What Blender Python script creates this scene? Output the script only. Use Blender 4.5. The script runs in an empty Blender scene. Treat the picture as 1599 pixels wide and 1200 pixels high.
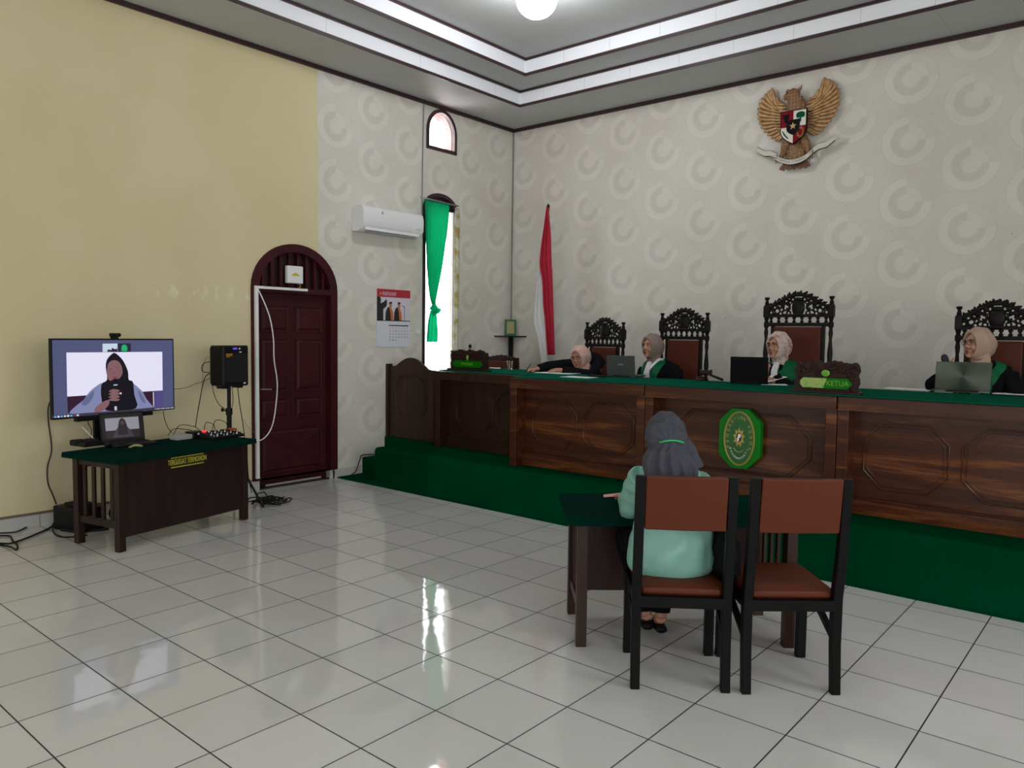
import bpy, bmesh, math, random
from math import sin, cos, pi, radians as R, atan2, sqrt
from mathutils import Vector as V, Matrix as M4, Euler, noise
from mathutils.bvhtree import BVHTree
random.seed(7)
S = bpy.context.scene
COL = S.collection
# ------------------------------------------------------------------ camera frame (measured)
CAM = V((6.9044, -1.4230, 1.6013)); YAW, PIT, ROL, FPX = 0.702563, -0.063624, 0.013225, 1197.73
_f = V((-sin(YAW)*cos(PIT), cos(YAW)*cos(PIT), sin(PIT)))
_r0 = V((cos(YAW), sin(YAW), 0)); _u0 = _r0.cross(_f)
_r = _r0*cos(ROL)+_u0*sin(ROL); _u = -_r0*sin(ROL)+_u0*cos(ROL)
def ray(px, py): return _f+_r*((px-799.5)/FPX)-_u*((py-600)/FPX)
def on(px, py, axis, val):
    d = ray(px, py); return CAM+d*((val-CAM[axis])/d[axis])
def onx(px, py, v): return on(px, py, 0, v)
def ony(px, py, v): return on(px, py, 1, v)
def onz(px, py, v): return on(px, py, 2, v)
def onp(px, py, P0, n):
    d = ray(px, py); n = V(n); return CAM+d*((V(P0)-CAM).dot(n)/d.dot(n))
cd = bpy.data.cameras.new('camera'); cam = bpy.data.objects.new('camera', cd); COL.objects.link(cam)
cd.sensor_width = 36; cd.lens = 36*FPX/1599; cd.clip_start = .05
m = M4.Identity(4)
for i in range(3): m[i][0] = _r[i]; m[i][1] = _u[i]; m[i][2] = -_f[i]; m[i][3] = CAM[i]
cam.matrix_world = m; S.camera = cam
# ------------------------------------------------------------------ materials
MATS = {}
def mat(name, col, rough=.6, metal=0, spec=.5, emit=None, es=0, alpha=None, trans=0, sheen=0, coat=0):
    if name in MATS: return MATS[name]
    mt = bpy.data.materials.new(name); mt.use_nodes = True
    b = mt.node_tree.nodes['Principled BSDF']
    b.inputs['Base Color'].default_value = (*col, 1); b.inputs['Roughness'].default_value = rough
    b.inputs['Metallic'].default_value = metal; b.inputs['Specular IOR Level'].default_value = spec
    if emit: b.inputs['Emission Color'].default_value = (*emit, 1); b.inputs['Emission Strength'].default_value = es
    if trans: b.inputs['Transmission Weight'].default_value = trans
    if sheen: b.inputs['Sheen Weight'].default_value = sheen; b.inputs['Sheen Roughness'].default_value = .4
    if coat: b.inputs['Coat Weight'].default_value = coat; b.inputs['Coat Roughness'].default_value = .15
    MATS[name] = mt; return mt
class NG:
    def __init__(s, mt): s.t = mt.node_tree; s.b = s.t.nodes['Principled BSDF']
    def n(s, ty, **kw):
        x = s.t.nodes.new(ty)
        for k, v in kw.items(): setattr(x, k, v)
        return x
    def l(s, a, b): s.t.links.new(a, b)
    def m(s, op, a, b=None, c=None, clamp=False):
        x = s.n('ShaderNodeMath', operation=op, use_clamp=clamp)
        for i, v in enumerate((a, b, c)):
            if v is None: continue
            if isinstance(v, (int, float)): x.inputs[i].default_value = v
            else: s.l(v, x.inputs[i])
        return x.outputs[0]
    def mix(s, f, a, b, bt='MIX'):
        x = s.n('ShaderNodeMix', data_type='RGBA', blend_type=bt)
        for i, v in ((0, f), (6, a), (7, b)):
            if isinstance(v, (int, float)): x.inputs[i].default_value = v
            elif isinstance(v, tuple): x.inputs[i].default_value = (*v, 1)
            else: s.l(v, x.inputs[i])
        return x.outputs[2]
    def pos(s, obj=False):
        if obj: o = s.n('ShaderNodeTexCoord').outputs['Object']
        else: o = s.n('ShaderNodeNewGeometry').outputs['Position']
        x = s.n('ShaderNodeSeparateXYZ'); s.l(o, x.inputs[0]); return o, x.outputs
    def noise(s, vec, scale, detail=3, rough=.5, sc=(1, 1, 1), dist=0):
        mp = s.n('ShaderNodeMapping'); mp.inputs['Scale'].default_value = sc; s.l(vec, mp.inputs[0])
        x = s.n('ShaderNodeTexNoise'); x.inputs['Scale'].default_value = scale; x.inputs['Detail'].default_value = detail
        x.inputs['Roughness'].default_value = rough; x.inputs['Distortion'].default_value = dist; s.l(mp.outputs[0], x.inputs['Vector']); return x.outputs['Fac']
    def bump(s, h, strength, dist=.01):
        x = s.n('ShaderNodeBump'); x.inputs['Strength'].default_value = strength; x.inputs['Distance'].default_value = dist
        s.l(h, x.inputs['Height']); s.l(x.outputs[0], s.b.inputs['Normal'])
    def ss(s, v, a, b):   # smoothstep a..b
        x = s.n('ShaderNodeMapRange', interpolation_type='SMOOTHSTEP'); s.l(v, x.inputs[0])
        x.inputs[1].default_value = a; x.inputs[2].default_value = b; return x.outputs[0]
    def ramp(s, v, *st):
        x = s.n('ShaderNodeValToRGB'); s.l(v, x.inputs[0]); e = x.color_ramp.elements
        while len(e) < len(st): e.new(.5)
        for k, (p, c) in enumerate(st): e[k].position = p; e[k].color = (*c, 1)
        return x.outputs[0]
    def col(s, o): s.l(o, s.b.inputs['Base Color'])
def wood(name, c1, c2, c3, rough=.35, sc=(1, 6, 6), scale=3, obj=True, coat=.2):
    mt = mat(name, c1, rough, coat=coat); g = NG(mt); o, _ = g.pos(obj)
    n1 = g.noise(o, scale, 6, .6, sc, .6); n2 = g.noise(o, scale*7, 4, .6, sc, .2)
    v = g.m('ADD', g.m('MULTIPLY', n1, .75), g.m('MULTIPLY', n2, .25))
    g.col(g.ramp(v, (.3, c1), (.52, c2), (.66, c3))); g.bump(n2, .08, .002); b_=mt.node_tree.nodes['Principled BSDF']; b_.inputs['Specular IOR Level'].default_value=.3; b_.inputs['Coat Weight'].default_value=coat*.2; return mt
# wallpaper
def paper(mt_name, axis, u0, v0, yellow=False):
    mt = mat(mt_name, (.6, .58, .53), .75, spec=.25); g = NG(mt); o, xyz = g.pos()
    U = g.m('DIVIDE', g.m('SUBTRACT', xyz[axis], u0), .528); Z = xyz[2]
    ci = g.m('ROUND', U); du = g.m('MULTIPLY', g.m('SUBTRACT', U, ci), .528)
    st = g.m('MULTIPLY', g.m('ABSOLUTE', g.m('MODULO', ci, 2)), .29)
    W = g.m('DIVIDE', g.m('SUBTRACT', g.m('SUBTRACT', Z, v0), st), .582)
    dv = g.m('MULTIPLY', g.m('SUBTRACT', W, g.m('ROUND', W)), .582)
    wob = g.m('MULTIPLY', g.m('SUBTRACT', g.noise(o, 9, 2), .5), .012)
    r = g.m('ADD', g.m('SQRT', g.m('ADD', g.m('MULTIPLY', du, du), g.m('MULTIPLY', dv, dv))), wob)
    r2 = g.m('ADD', g.m('SQRT', g.m('ADD', g.m('POWER', g.m('SUBTRACT', du, .012), 2), g.m('POWER', g.m('ADD', dv, .0), 2))), wob)
    def band(rr, a, b, s=.006): return g.m('MULTIPLY', g.ss(rr, a-s, a+s), g.m('SUBTRACT', 1, g.ss(rr, b-s, b+s)))
    quad = g.m('MULTIPLY', g.ss(du, -.004, .004), g.ss(dv, -.004, .004))
    nq = g.m('SUBTRACT', 1, quad)
    light = g.m('ADD', g.m('MULTIPLY', band(r, .158, .232), nq), g.m('MULTIPLY', band(r2, -.1, .08), .8))
    light = g.m('ADD', light, g.m('MULTIPLY', g.m('MULTIPLY', band(r, .085, .15), quad), .8))
    dark = g.m('MULTIPLY', band(r, .088, .148), g.m('SUBTRACT', 1, g.m('MULTIPLY', quad, .9)))
    for a in (.239, .153, .084, .290): dark = g.m('ADD', dark, g.m('MULTIPLY', band(r, a-.003, a+.003, .003), .9 if a < .25 else .4))
    # thin vine-like curls between the rings
    mp = g.n('ShaderNodeMapping'); mp.inputs['Scale'].default_value = (1, 1, 1); g.l(o, mp.inputs[0])
    vv = g.noise(o, 4.2, 1, .4, dist=2.2); vine = g.m('SUBTRACT', 1, g.ss(g.m('ABSOLUTE', g.m('SUBTRACT', vv, .5)), .004, .02))
    dark = g.m('ADD', dark, g.m('MULTIPLY', vine, .5))
    stain = g.noise(o, 1.3, 4, .6); fine = g.noise(o, 40, 3, .6)
    fig = g.m('ADD', g.m('SUBTRACT', g.m('MULTIPLY', light, .5), g.m('MULTIPLY', dark, .5)), g.m('MULTIPLY', g.m('SUBTRACT', fine, .5), .35))
    v = g.m('MULTIPLY_ADD', fig, .135, 1.0)
    base = g.mix(g.ss(stain, .35, .75), (.665, .635, .585), (.61, .575, .52))
    x = g.n('ShaderNodeVectorMath', operation='SCALE'); g.l(base, x.inputs[0]); g.l(v, x.inputs['Scale'])
    c = x.outputs[0]
    # scattered small scuffs
    sp = g.ss(g.noise(o, 26, 1, .3), .80, .83); c = g.mix(g.m('MULTIPLY', sp, .6), c, (.2, .19, .16))
    if yellow:
        blot = g.noise(o, .9, 4, .55)
        ycol = g.mix(g.ss(blot, .35, .7), (.63, .55, .335), (.68, .60, .385))
        rim = g.ss(g.noise(o, 9, 3, .6), .48, .66)
        band2 = g.m('MULTIPLY', band(xyz[2], 1.90, 2.02, .05), g.ss(xyz[1], 1.1, 2.1)); ycol = g.mix(g.m('MULTIPLY', g.m('MULTIPLY', rim, band2), .85), ycol, (.76, .70, .50))
        c = g.mix(g.ss(xyz[1], 3.508, 3.512), ycol, c)
    g.col(c); g.bump(g.noise(o, 60, 3, .6), .06, .003); return mt
m_back = paper('wallpaper back', 0, .195, 3.795-.582*3)
m_left = paper('wallpaper and yellow paint', 1, 4.267, 3.53-.582*3, True)
m_cream = mat('pale yellow paint', (.62, .56, .36), .8)
# floor tiles
m_floor = mat('glazed floor tiles', (.6, .6, .58), .09, spec=.55); g = NG(m_floor); o, xyz = g.pos()
def cell(c, off):
    q = g.m('DIVIDE', g.m('SUBTRACT', c, off), .4); fl = g.m('FLOOR', q); return fl, g.m('ABSOLUTE', g.m('SUBTRACT', g.m('SUBTRACT', q, fl), .5))
fx, ax = cell(xyz[0], .22); fy, ay = cell(xyz[1], 0)
gr = g.ss(g.m('MAXIMUM', ax, ay), .4905, .4935)
cx = g.n('ShaderNodeCombineXYZ'); g.l(fx, cx.inputs[0]); g.l(fy, cx.inputs[1])
wn = g.n('ShaderNodeTexWhiteNoise', noise_dimensions='2D'); g.l(cx.outputs[0], wn.inputs['Vector'])
tc = g.mix(wn.outputs['Value'], (.57, .567, .557), (.62, .615, .605))
dirt = g.ss(g.noise(o, 2.2, 5, .6), .45, .8); tc = g.mix(g.m('MULTIPLY', dirt, .35), tc, (.50, .49, .45))
spk = g.ss(g.noise(o, 17, 1, .3), .83, .85); tc = g.mix(g.m('MULTIPLY', spk, .5), tc, (.25, .24, .2))
g.col(g.mix(gr, tc, (.022, .02, .018)))
g.l(g.m('MULTIPLY_ADD', gr, .6, .05), g.b.inputs['Roughness'])
tilt = g.n('ShaderNodeVectorMath', operation='SUBTRACT'); g.l(wn.outputs['Color'], tilt.inputs[0]); tilt.inputs[1].default_value = (.5, .5, .5)
ts = g.n('ShaderNodeVectorMath', operation='SCALE'); g.l(tilt.outputs[0], ts.inputs[0]); ts.inputs['Scale'].default_value = .012
bm_ = g.n('ShaderNodeBump'); bm_.inputs['Strength'].default_value = .07; bm_.inputs['Distance'].default_value = .02
g.l(g.noise(o, 4.5, 2, .5), bm_.inputs['Height'])
va = g.n('ShaderNodeVectorMath', operation='ADD'); g.l(bm_.outputs[0], va.inputs[0]); g.l(ts.outputs[0], va.inputs[1])
nz = g.n('ShaderNodeVectorMath', operation='NORMALIZE'); g.l(va.outputs[0], nz.inputs[0]); g.l(nz.outputs[0], g.b.inputs['Normal'])
# ceiling boards
def ceil_mat(name, c, bx, by):
    mt = mat(name, c, .6); g = NG(mt); o, xyz = g.pos()
    def ln(cc, p, off): 
        q = g.m('DIVIDE', g.m('SUBTRACT', cc, off), p); return g.ss(g.m('ABSOLUTE', g.m('SUBTRACT', g.m('SUBTRACT', q, g.m('FLOOR', q)), .5)), 1-.5-.003/p, .5-.0005/p)
    far = g.ss(xyz[1], 5.48, 5.52); near = g.m('SUBTRACT', 1, far)
    lines = g.m('MAXIMUM', g.m('MULTIPLY', far, ln(xyz[0], .598, .51)), g.m('MULTIPLY', near, ln(xyz[1], 1.2, .68)))
    deep = g.m('MULTIPLY', near, g.ss(xyz[0], 1.17, 1.2)); lines = g.m('MAXIMUM', lines, g.m('MULTIPLY', deep, ln(xyz[0], 1.2, .9))); nn = g.noise(o, 3, 4)
    cc = g.mix(nn, tuple(k*.93 for k in c), c); g.col(g.mix(g.m('MULTIPLY', lines, .5), cc, (.15, .15, .15))); return mt
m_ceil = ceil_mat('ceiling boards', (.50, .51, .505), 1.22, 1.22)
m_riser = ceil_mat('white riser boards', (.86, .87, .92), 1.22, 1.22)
m_trim = mat('dark maroon trim paint', (.035, .012, .016), .45)
m_maroon = mat('maroon gloss paint', (.075, .012, .018), .5, spec=.2)
g = NG(m_maroon); o, _ = g.pos(); g.col(g.ramp(g.noise(o, 3, 4), (.3, (.036, .005, .008)), (.7, (.056, .008, .012)))); g.bump(g.noise(o, 30, 3), .05, .002)
m_maroon_d = mat('dark recess maroon', (.03, .008, .01), .6)
m_carpet = mat('green carpet', (.0, .10, .035), 1, spec=.0); g = NG(m_carpet); o, _ = g.pos()
g.col(g.ramp(g.noise(o, 1.5, 4), (.3, (.0, .036, .013)), (.7, (.0, .050, .019)))); g.bump(g.noise(o, 300, 2), .4, .004)
m_cloth = mat('green felt cloth', (.001, .085, .048), 1, spec=.02); g = NG(m_cloth); o, _ = g.pos(); g.bump(g.noise(o, 200, 2), .25, .003)
m_cloth2 = mat('dark green table cloth', (.001, .020, .014), 1, spec=.02); g = NG(m_cloth2); o, _ = g.pos(); g.bump(g.noise(o, 200, 2), .25, .003)
m_bench = wood('reddish brown bench wood', (.024, .006, .0025), (.060, .0145, .0045), (.18, .058, .015), .33, (.35, 5, 5), 2.4)
m_benchL = wood('brown bench wood', (.018, .0075, .005), (.032, .0125, .0075), (.05, .02, .011), .4, (5, 5, .4), 2.4)
m_dark = wood('very dark table wood', (.011, .0045, .004), (.018, .0075, .006), (.028, .012, .009), .4, (4, 4, .6), 4)
m_dark2 = wood('dark red table wood', (.018, .0065, .005), (.030, .011, .008), (.045, .017, .011), .4, (4, 4, .6), 4)
m_black = mat('black painted wood', (.004, .0038, .004), .4, spec=.12)
m_carve = mat('carved dark hardwood', (.005, .0035, .0035), .45, spec=.18)
m_carve2 = mat('carved brown hardwood', (.024, .0085, .007), .5, spec=.22)
m_leather = mat('orange brown leatherette', (.085, .018, .0055), .5, spec=.2); g = NG(m_leather); o, _ = g.pos(); g.bump(g.noise(o, 220, 2), .15, .002)
m_leather2 = mat('dark orange leatherette', (.078, .0165, .008), .5, spec=.2)
m_blackp = mat('black plastic', (.006, .006, .007), .45, spec=.18); m_blackm = mat('matt black plastic', (.011, .011, .012), .8, spec=.2)
m_metal = mat('brushed metal', (.5, .5, .5), .3, 1); m_white = mat('white plastic', (.78, .79, .8), .35)
m_paper = mat('white paper', (.8, .8, .82), .8); m_skin = mat('tan skin', (.43, .215, .14), .5); m_skin2 = mat('brown skin', (.27, .125, .08), .5)
NG(m_skin).b.inputs['Subsurface Weight'].default_value = .08; NG(m_skin).b.inputs['Subsurface Radius'].default_value = (.02, .008, .005)
m_gold = mat('gilt carved wood', (.33, .17, .06), .42, .25); g = NG(m_gold); o, _ = g.pos(True)
g.col(g.ramp(g.noise(o, 18, 4, .6), (.3, (.26, .13, .05)), (.6, (.48, .28, .12)))) 
m_goldd = mat('dark gilt wood', (.15, .065, .03), .5); m_gold2 = mat('mid gilt wood', (.25, .125, .05), .5); g = NG(m_gold2); o, xyz = g.pos(True); ch_ = g.n('ShaderNodeTexChecker'); ch_.inputs['Scale'].default_value = 42; mp_ = g.n('ShaderNodeMapping'); mp_.inputs['Rotation'].default_value = (0, .785, 0); g.l(o, mp_.inputs[0]); g.l(mp_.outputs[0], ch_.inputs[0]); g.col(g.mix(ch_.outputs[1], (.29, .15, .062), (.19, .088, .038)))
# ------------------------------------------------------------------ mesh builder
class MB:
    def __init__(s): s.v = []; s.f = []; s.mi = []
    def add(s, vs, fs, mi=0, T=None):
        b = len(s.v); s.v += [tuple(T @ V(p)) if T else tuple(p) for p in vs]
        s.f += [tuple(b+i for i in f) for f in fs]; s.mi += [mi]*len(fs); return s
    def box(s, c, d, mi=0, T=None, rz=0):
        x, y, z = (k/2 for k in d); q = M4.Translation(c) @ M4.Rotation(rz, 4, 'Z')
        vs = [q @ V((a*x, b*y, e*z)) for a in (-1, 1) for b in (-1, 1) for e in (-1, 1)]
        return s.add(vs, [(0, 1, 3, 2), (4, 6, 7, 5), (0, 4, 5, 1), (2, 3, 7, 6), (0, 2, 6, 4), (1, 5, 7, 3)], mi, T)
    def bb(s, x0, x1, y0, y1, z0, z1, mi=0, T=None): return s.box(((x0+x1)/2, (y0+y1)/2, (z0+z1)/2), (abs(x1-x0), abs(y1-y0), abs(z1-z0)), mi, T)
    def tube(s, pts, rad, seg=8, mi=0, T=None, flat=1.0, up=None, closed=False, cap=True):
        pts = [V(p) for p in pts]; n = len(pts)
        if not hasattr(rad, '__len__'): rad = [rad]*n
        rings = []; prev = None
        for i, p in enumerate(pts):
            t = (pts[(i+1) % n]-pts[i-1]) if closed else (pts[min(i+1, n-1)]-pts[max(i-1, 0)])
            if t.length < 1e-9: t = V((0, 0, 1))
            t.normalize()
            if up is not None: a = V(up)-t*V(up).dot(t)
            elif prev is None: a = t.orthogonal()
            else: a = prev-t*prev.dot(t)
            if a.length < 1e-6: a = t.orthogonal()
            a.normalize(); prev = a; b = t.cross(a)
            rings.append([p+(b*cos(2*pi*k/seg)+a*(sin(2*pi*k/seg)*flat))*rad[i] for k in range(seg)])
        vs = [q for r in rings for q in r]; fs = []
        for i in range(n if closed else n-1):
            j = (i+1) % n
            for k in range(seg): k2 = (k+1) % seg; fs.append((i*seg+k, i*seg+k2, j*seg+k2, j*seg+k))
        if not closed and cap: fs += [tuple(range(seg-1, -1, -1)), tuple((n-1)*seg+k for k in range(seg))]
        return s.add(vs, fs, mi, T)
    def cyl(s, a, b, r, r2=None, seg=16, mi=0, T=None): return s.tube([a, b], [r, r if r2 is None else r2], seg, mi, T)
    def lathe(s, prof, c=(0, 0, 0), seg=16, mi=0, T=None, sx=1, sy=1):   # prof list (r,z)
        vs = [(c[0]+r*sx*cos(2*pi*k/seg), c[1]+r*sy*sin(2*pi*k/seg), c[2]+z) for r, z in prof for k in range(seg)]; n = len(prof)
        fs = [(i*seg+k, i*seg+(k+1) % seg, (i+1)*seg+(k+1) % seg, (i+1)*seg+k) for i in range(n-1) for k in range(seg)]
        fs += [tuple(range(seg-1, -1, -1)), tuple((n-1)*seg+k for k in range(seg))]
        return s.add(vs, fs, mi, T)
    def ell(s, c, r, T=None, mi=0, seg=16, rings=10, rot=None):
        q = M4.Translation(c) @ (rot.to_4x4() if rot is not None else M4.Identity(4))
        vs = [q @ V((0, 0, r[2]))]
        for i in range(1, rings):
            a = pi*i/rings; vs += [q @ V((r[0]*sin(a)*cos(2*pi*k/seg), r[1]*sin(a)*sin(2*pi*k/seg), r[2]*cos(a))) for k in range(seg)]
        vs.append(q @ V((0, 0, -r[2]))); fs = []; L = len(vs)-1
        for k in range(seg):
            k2 = (k+1) % seg; fs.append((0, 1+k, 1+k2)); fs.append((L, L-seg+k2, L-seg+k))
            for i in range(rings-2): a = 1+i*seg; fs.append((a+k, a+seg+k, a+seg+k2, a+k2))
        return s.add(vs, fs, mi, T)
    def prism(s, pts, n, mi=0, T=None):   # polygon pts (3D), extruded by vector n
        n = V(n); pts = [V(p) for p in pts]; L = len(pts)
        fs = [tuple(range(L-1, -1, -1)), tuple(range(L, 2*L))]+[(i, (i+1) % L, L+(i+1) % L, L+i) for i in range(L)]
        return s.add(pts+[p+n for p in pts], fs, mi, T)
    def rings(s, rs, mi=0, T=None, caps=True, closed=True):
        k = len(rs[0]); vs = [p for r in rs for p in r]; fs = []
        for i in range(len(rs)-1):
            for j in range(k if closed else k-1): j2 = (j+1) % k; fs.append((i*k+j, i*k+j2, (i+1)*k+j2, (i+1)*k+j))
        if caps and closed: fs += [tuple(range(k-1, -1, -1)), tuple((len(rs)-1)*k+j for j in range(k))]
        return s.add(vs, fs, mi, T)
    def torus(s, c, R1, r, ax='Y', mi=0, T=None, seg=24, a0=0, a1=2*pi, sx=1, sz=1):
        full = abs(a1-a0-2*pi) < 1e-6; N = seg if full else seg+1; pts = []
        for k in range(N):
            a = a0+(a1-a0)*k/seg; x, z = R1*cos(a)*sx, R1*sin(a)*sz
            pts.append(V(c)+{'Y': V((x, 0, z)), 'Z': V((x, z, 0)), 'X': V((0, x, z))}[ax])
        return s.tube(pts, r, 6, mi, T, closed=full)
    def mesh(s, name):
        me = bpy.data.meshes.new(name); me.from_pydata(s.v, [], s.f); me.update()
        bm = bmesh.new(); bm.from_mesh(me); bmesh.ops.recalc_face_normals(bm, faces=bm.faces[:]); bm.to_mesh(me); bm.free()
        for p, i in zip(me.polygons, s.mi): p.material_index = i
        return me
    def build(s, name, mats, parent=None, smooth=None, bevel=0, T=None):
        me = s.mesh(name)
        if T: me.transform(T)
        return link(name, me, mats, parent, smooth, bevel)
def link(name, me, mats, parent=None, smooth=None, bevel=0):
    for mm in (mats if isinstance(mats, (list, tuple)) else [mats]): me.materials.append(mm)
    ob = bpy.data.objects.new(name, me); COL.objects.link(ob)
    if parent: ob.parent = parent
    if smooth:
        for p in me.polygons: p.use_smooth = True
        if smooth is not True:
            try: me.set_sharp_from_angle(angle=R(smooth))
            except Exception: pass
    if bevel:
        b = ob.modifiers.new('bevel', 'BEVEL'); b.width = bevel; b.segments = 2; b.limit_method = 'ANGLE'; b.angle_limit = R(40); b.harden_normals = False
    return ob
def tag(o, label, cat, group=None):
    o['label'] = label; o['category'] = cat
    if group: o['group'] = group
    return o
def struct(o): o['kind'] = 'structure'; return o
def thing(name, label, cat, loc=(0, 0, 0), rz=0, group=None):
    o = bpy.data.objects.new(name, None); COL.objects.link(o); o.empty_display_size = .1
    o.location = loc; o.rotation_euler = (0, 0, rz); return tag(o, label, cat, group)
def baked(o, name, mats, parent=None, smooth=True):
    bpy.context.view_layer.update(); dg = bpy.context.evaluated_depsgraph_get()
    me = bpy.data.meshes.new_from_object(o.evaluated_get(dg)); me.transform(o.matrix_world)
    old = o.data; bpy.data.objects.remove(o)
    me.materials.clear(); return link(name, me, mats, parent, smooth)
def blob(name, mb, mt, parent=None, voxel=.006, it=4, fac=.5, fn=None):
    me = mb.mesh('tmp'); o = bpy.data.objects.new('tmp', me); COL.objects.link(o)
    r = o.modifiers.new('r', 'REMESH'); r.mode = 'VOXEL'; r.voxel_size = voxel
    s = o.modifiers.new('s', 'SMOOTH'); s.factor = fac; s.iterations = it
    ob = baked(o, name, mt, parent)
    if fn:
        me = ob.data; ns = [v.normal.copy() for v in me.vertices]
        for v, n in zip(me.vertices, ns): v.co += n*fn(v.co)
        me.update()
    return ob
def bool_cut(o, cutters):
    for c in cutters:
        md = o.modifiers.new('b', 'BOOLEAN'); md.object = c; md.operation = 'DIFFERENCE'; md.solver = 'EXACT'
    bpy.context.view_layer.update(); dg = bpy.context.evaluated_depsgraph_get()
    me = bpy.data.meshes.new_from_object(o.evaluated_get(dg)); o.modifiers.clear(); o.data = me
    for c in cutters: bpy.data.objects.remove(c)
    return o
def cr(pts, n=6, closed=False):      # Catmull-Rom through points
    P = [V(p) for p in pts]; out = []; N = len(P)
    for i in range(N if closed else N-1):
        p0, p1, p2, p3 = (P[(i-1) % N], P[i], P[(i+1) % N], P[(i+2) % N]) if closed else (P[max(i-1, 0)], P[i], P[i+1], P[min(i+2, N-1)])
        for k in range(n):
            t = k/n; out.append(.5*((2*p1)+(p2-p0)*t+(2*p0-5*p1+4*p2-p3)*t*t+(3*p1-p0-3*p2+p3)*t**3))
    if not closed: out.append(P[-1])
    return out
def crr(rs, n=6): return [v.x for v in cr([(r, 0, 0) for r in rs], n)]
def text(s, size, T, mt, parent, name='lettering', ext=.001, sx=1.0, align='CENTER', bold=0):
    c = bpy.data.curves.new('t', 'FONT'); c.body = s; c.size = size; c.extrude = ext; c.align_x = align; c.align_y = 'CENTER'; c.offset = bold
    o = bpy.data.objects.new('t', c); COL.objects.link(o); bpy.context.view_layer.update()
    me = bpy.data.meshes.new_from_object(o.evaluated_get(bpy.context.evaluated_depsgraph_get()))
    bpy.data.objects.remove(o); me.transform(T @ M4.Diagonal((sx, 1, 1, 1))); return link(name, me, mt, parent)
RX90 = M4.Rotation(pi/2, 4, 'X')      # text plane xy -> xz facing -Y
def Tr(x, y, z): return M4.Translation((x, y, z))
def Rz(a): return M4.Rotation(a, 4, 'Z')
exec_parts = []
# ================================================================== ROOM
X1, Y0, Y1, ZC = 9.4, -5.0, 6.695, 4.395
bx = MB().bb(-.2, X1+.2, Y0-.2, Y1+.2, -.1, 0); struct(bx.build('floor', m_floor))
# left wall with openings
wl = MB().bb(-.22, 0, Y0-.2, Y1+.2, 0, 4.9).build('wall_left', m_left)
def arch_prof(ya, yb, z0, zs, zt, n=20):      # (y,z) outline, arched top springing at zs, crown zt
    c, h = (ya+yb)/2, (yb-ya)/2
    return [(ya, z0), (yb, z0)]+[(c+h*cos(pi*k/n), zs+(zt-zs)*sin(pi*k/n)) for k in range(n+1)]
def arch_cut(ya, yb, z0, zs, zt): 
    return MB().prism([(-.5, y, z) for y, z in arch_prof(ya, yb, z0, zs, zt)], (.8, 0, 0)).build('cut', m_black)
DOOR = (2.735, 3.725, -.05, 2.04, 2.49); AWIN = (5.085, 5.565, 3.86, 4.07, 4.335); TWIN = (5.03, 5.60, 1.0, 3.14, 3.325)
bool_cut(wl, [arch_cut(*DOOR), arch_cut(*AWIN), arch_cut(*TWIN)]); struct(wl)
struct(MB().bb(0, X1, Y1, Y1+.2, 0, 4.9).build('wall_back', m_back))
wr = MB().bb(X1, X1+.2, Y0-.2, Y1+.2, 0, 4.9).build('wall_right', m_cream)
wf = MB().bb(0, X1, Y0-.2, Y0, 0, 4.9).build('wall_front', m_cream)
bool_cut(wr, [MB().bb(X1-.3, X1+.5, y, y+1.5, 1.0, 3.0).build('cut', m_black) for y in (-4, -1.2, 1.6)])
bool_cut(wf, [MB().bb(x, x+1.6, Y0-.5, Y0+.3, .9, 3.0).build('cut', m_black) for x in (1.2, 4.0, 6.8)])
struct(wr); struct(wf)
# stepped cove ceiling
def ring(mb, a, b, z0, z1, mi):     # between rectangles a (outer) and b (inner)
    mb.bb(a[0], b[0], a[2], a[3], z0, z1, mi); mb.bb(b[1], a[1], a[2], a[3], z0, z1, mi)
    mb.bb(b[0], b[1], b[3], a[3], z0, z1, mi); mb.bb(b[0], b[1], a[2], b[2], z0, z1, mi)
O0 = (-.1, X1+.1, Y0-.1, Y1+.1); O1 = (.744, X1-.744, Y0+.765, 5.93); O2 = (1.16, X1-1.16, Y0+1.17, 5.525)
def grow(r, d): return (r[0]-d, r[1]+d, r[2]-d, r[3]+d)
mb = MB(); ring(mb, O0, O1, ZC, ZC+.03, 0); ring(mb, grow(O1, .03), O1, ZC+.03, 4.58, 1)
ring(mb, grow(O1, .03), O2, 4.58, 4.61, 0); ring(mb, grow(O2, .03), O2, 4.61, 4.765, 1); mb.bb(O2[0]-.03, O2[1]+.03, O2[2]-.03, O2[3]+.03, 4.765, 4.8, 0)
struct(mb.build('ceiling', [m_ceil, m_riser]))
for k, (rect, z0, z1, w) in enumerate([(O1, ZC-.008, ZC+.022, .03), (O1, 4.555, 4.58, .03), (O2, 4.572, 4.602, .03), (O2, 4.742, 4.765, .03)]):
    mb = MB(); ring(mb, grow(rect, .004) if k % 2 == 0 else rect, grow(rect, -w*(.3 if k % 2 == 0 else .8)), z0, z1, 0); struct(mb.build('trim_%d' % (k+1), m_trim))
mb = MB(); RO = (0, X1, Y0, Y1); ring(mb, RO, grow(RO, -.028), ZC-.042, ZC, 0); struct(mb.build('trim_5', m_trim))
# ceramic skirting along the left wall
m_skirt = mat('ceramic skirting', (.50, .49, .47), .3); g = NG(m_skirt); o, xyz = g.pos(); fy2, ay2 = cell(xyz[1], 0)
g.col(g.mix(g.ss(ay2, .49, .497), (.50, .49, .47), (.12, .11, .1)))
mb = MB().bb(0, .012, Y0, 2.735, 0, .10); mb.bb(0, .012, 3.725, 4.08, 0, .10); mb.bb(-.10, 0, 3.70, 3.72, 0, .115); struct(mb.build('baseboard_left', m_skirt))
mb = MB().bb(0, .02, Y0, 2.70, .10, .118); struct(mb.build('trim_6', mat('brown skirting cap', (.16, .10, .08), .6)))
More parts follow.
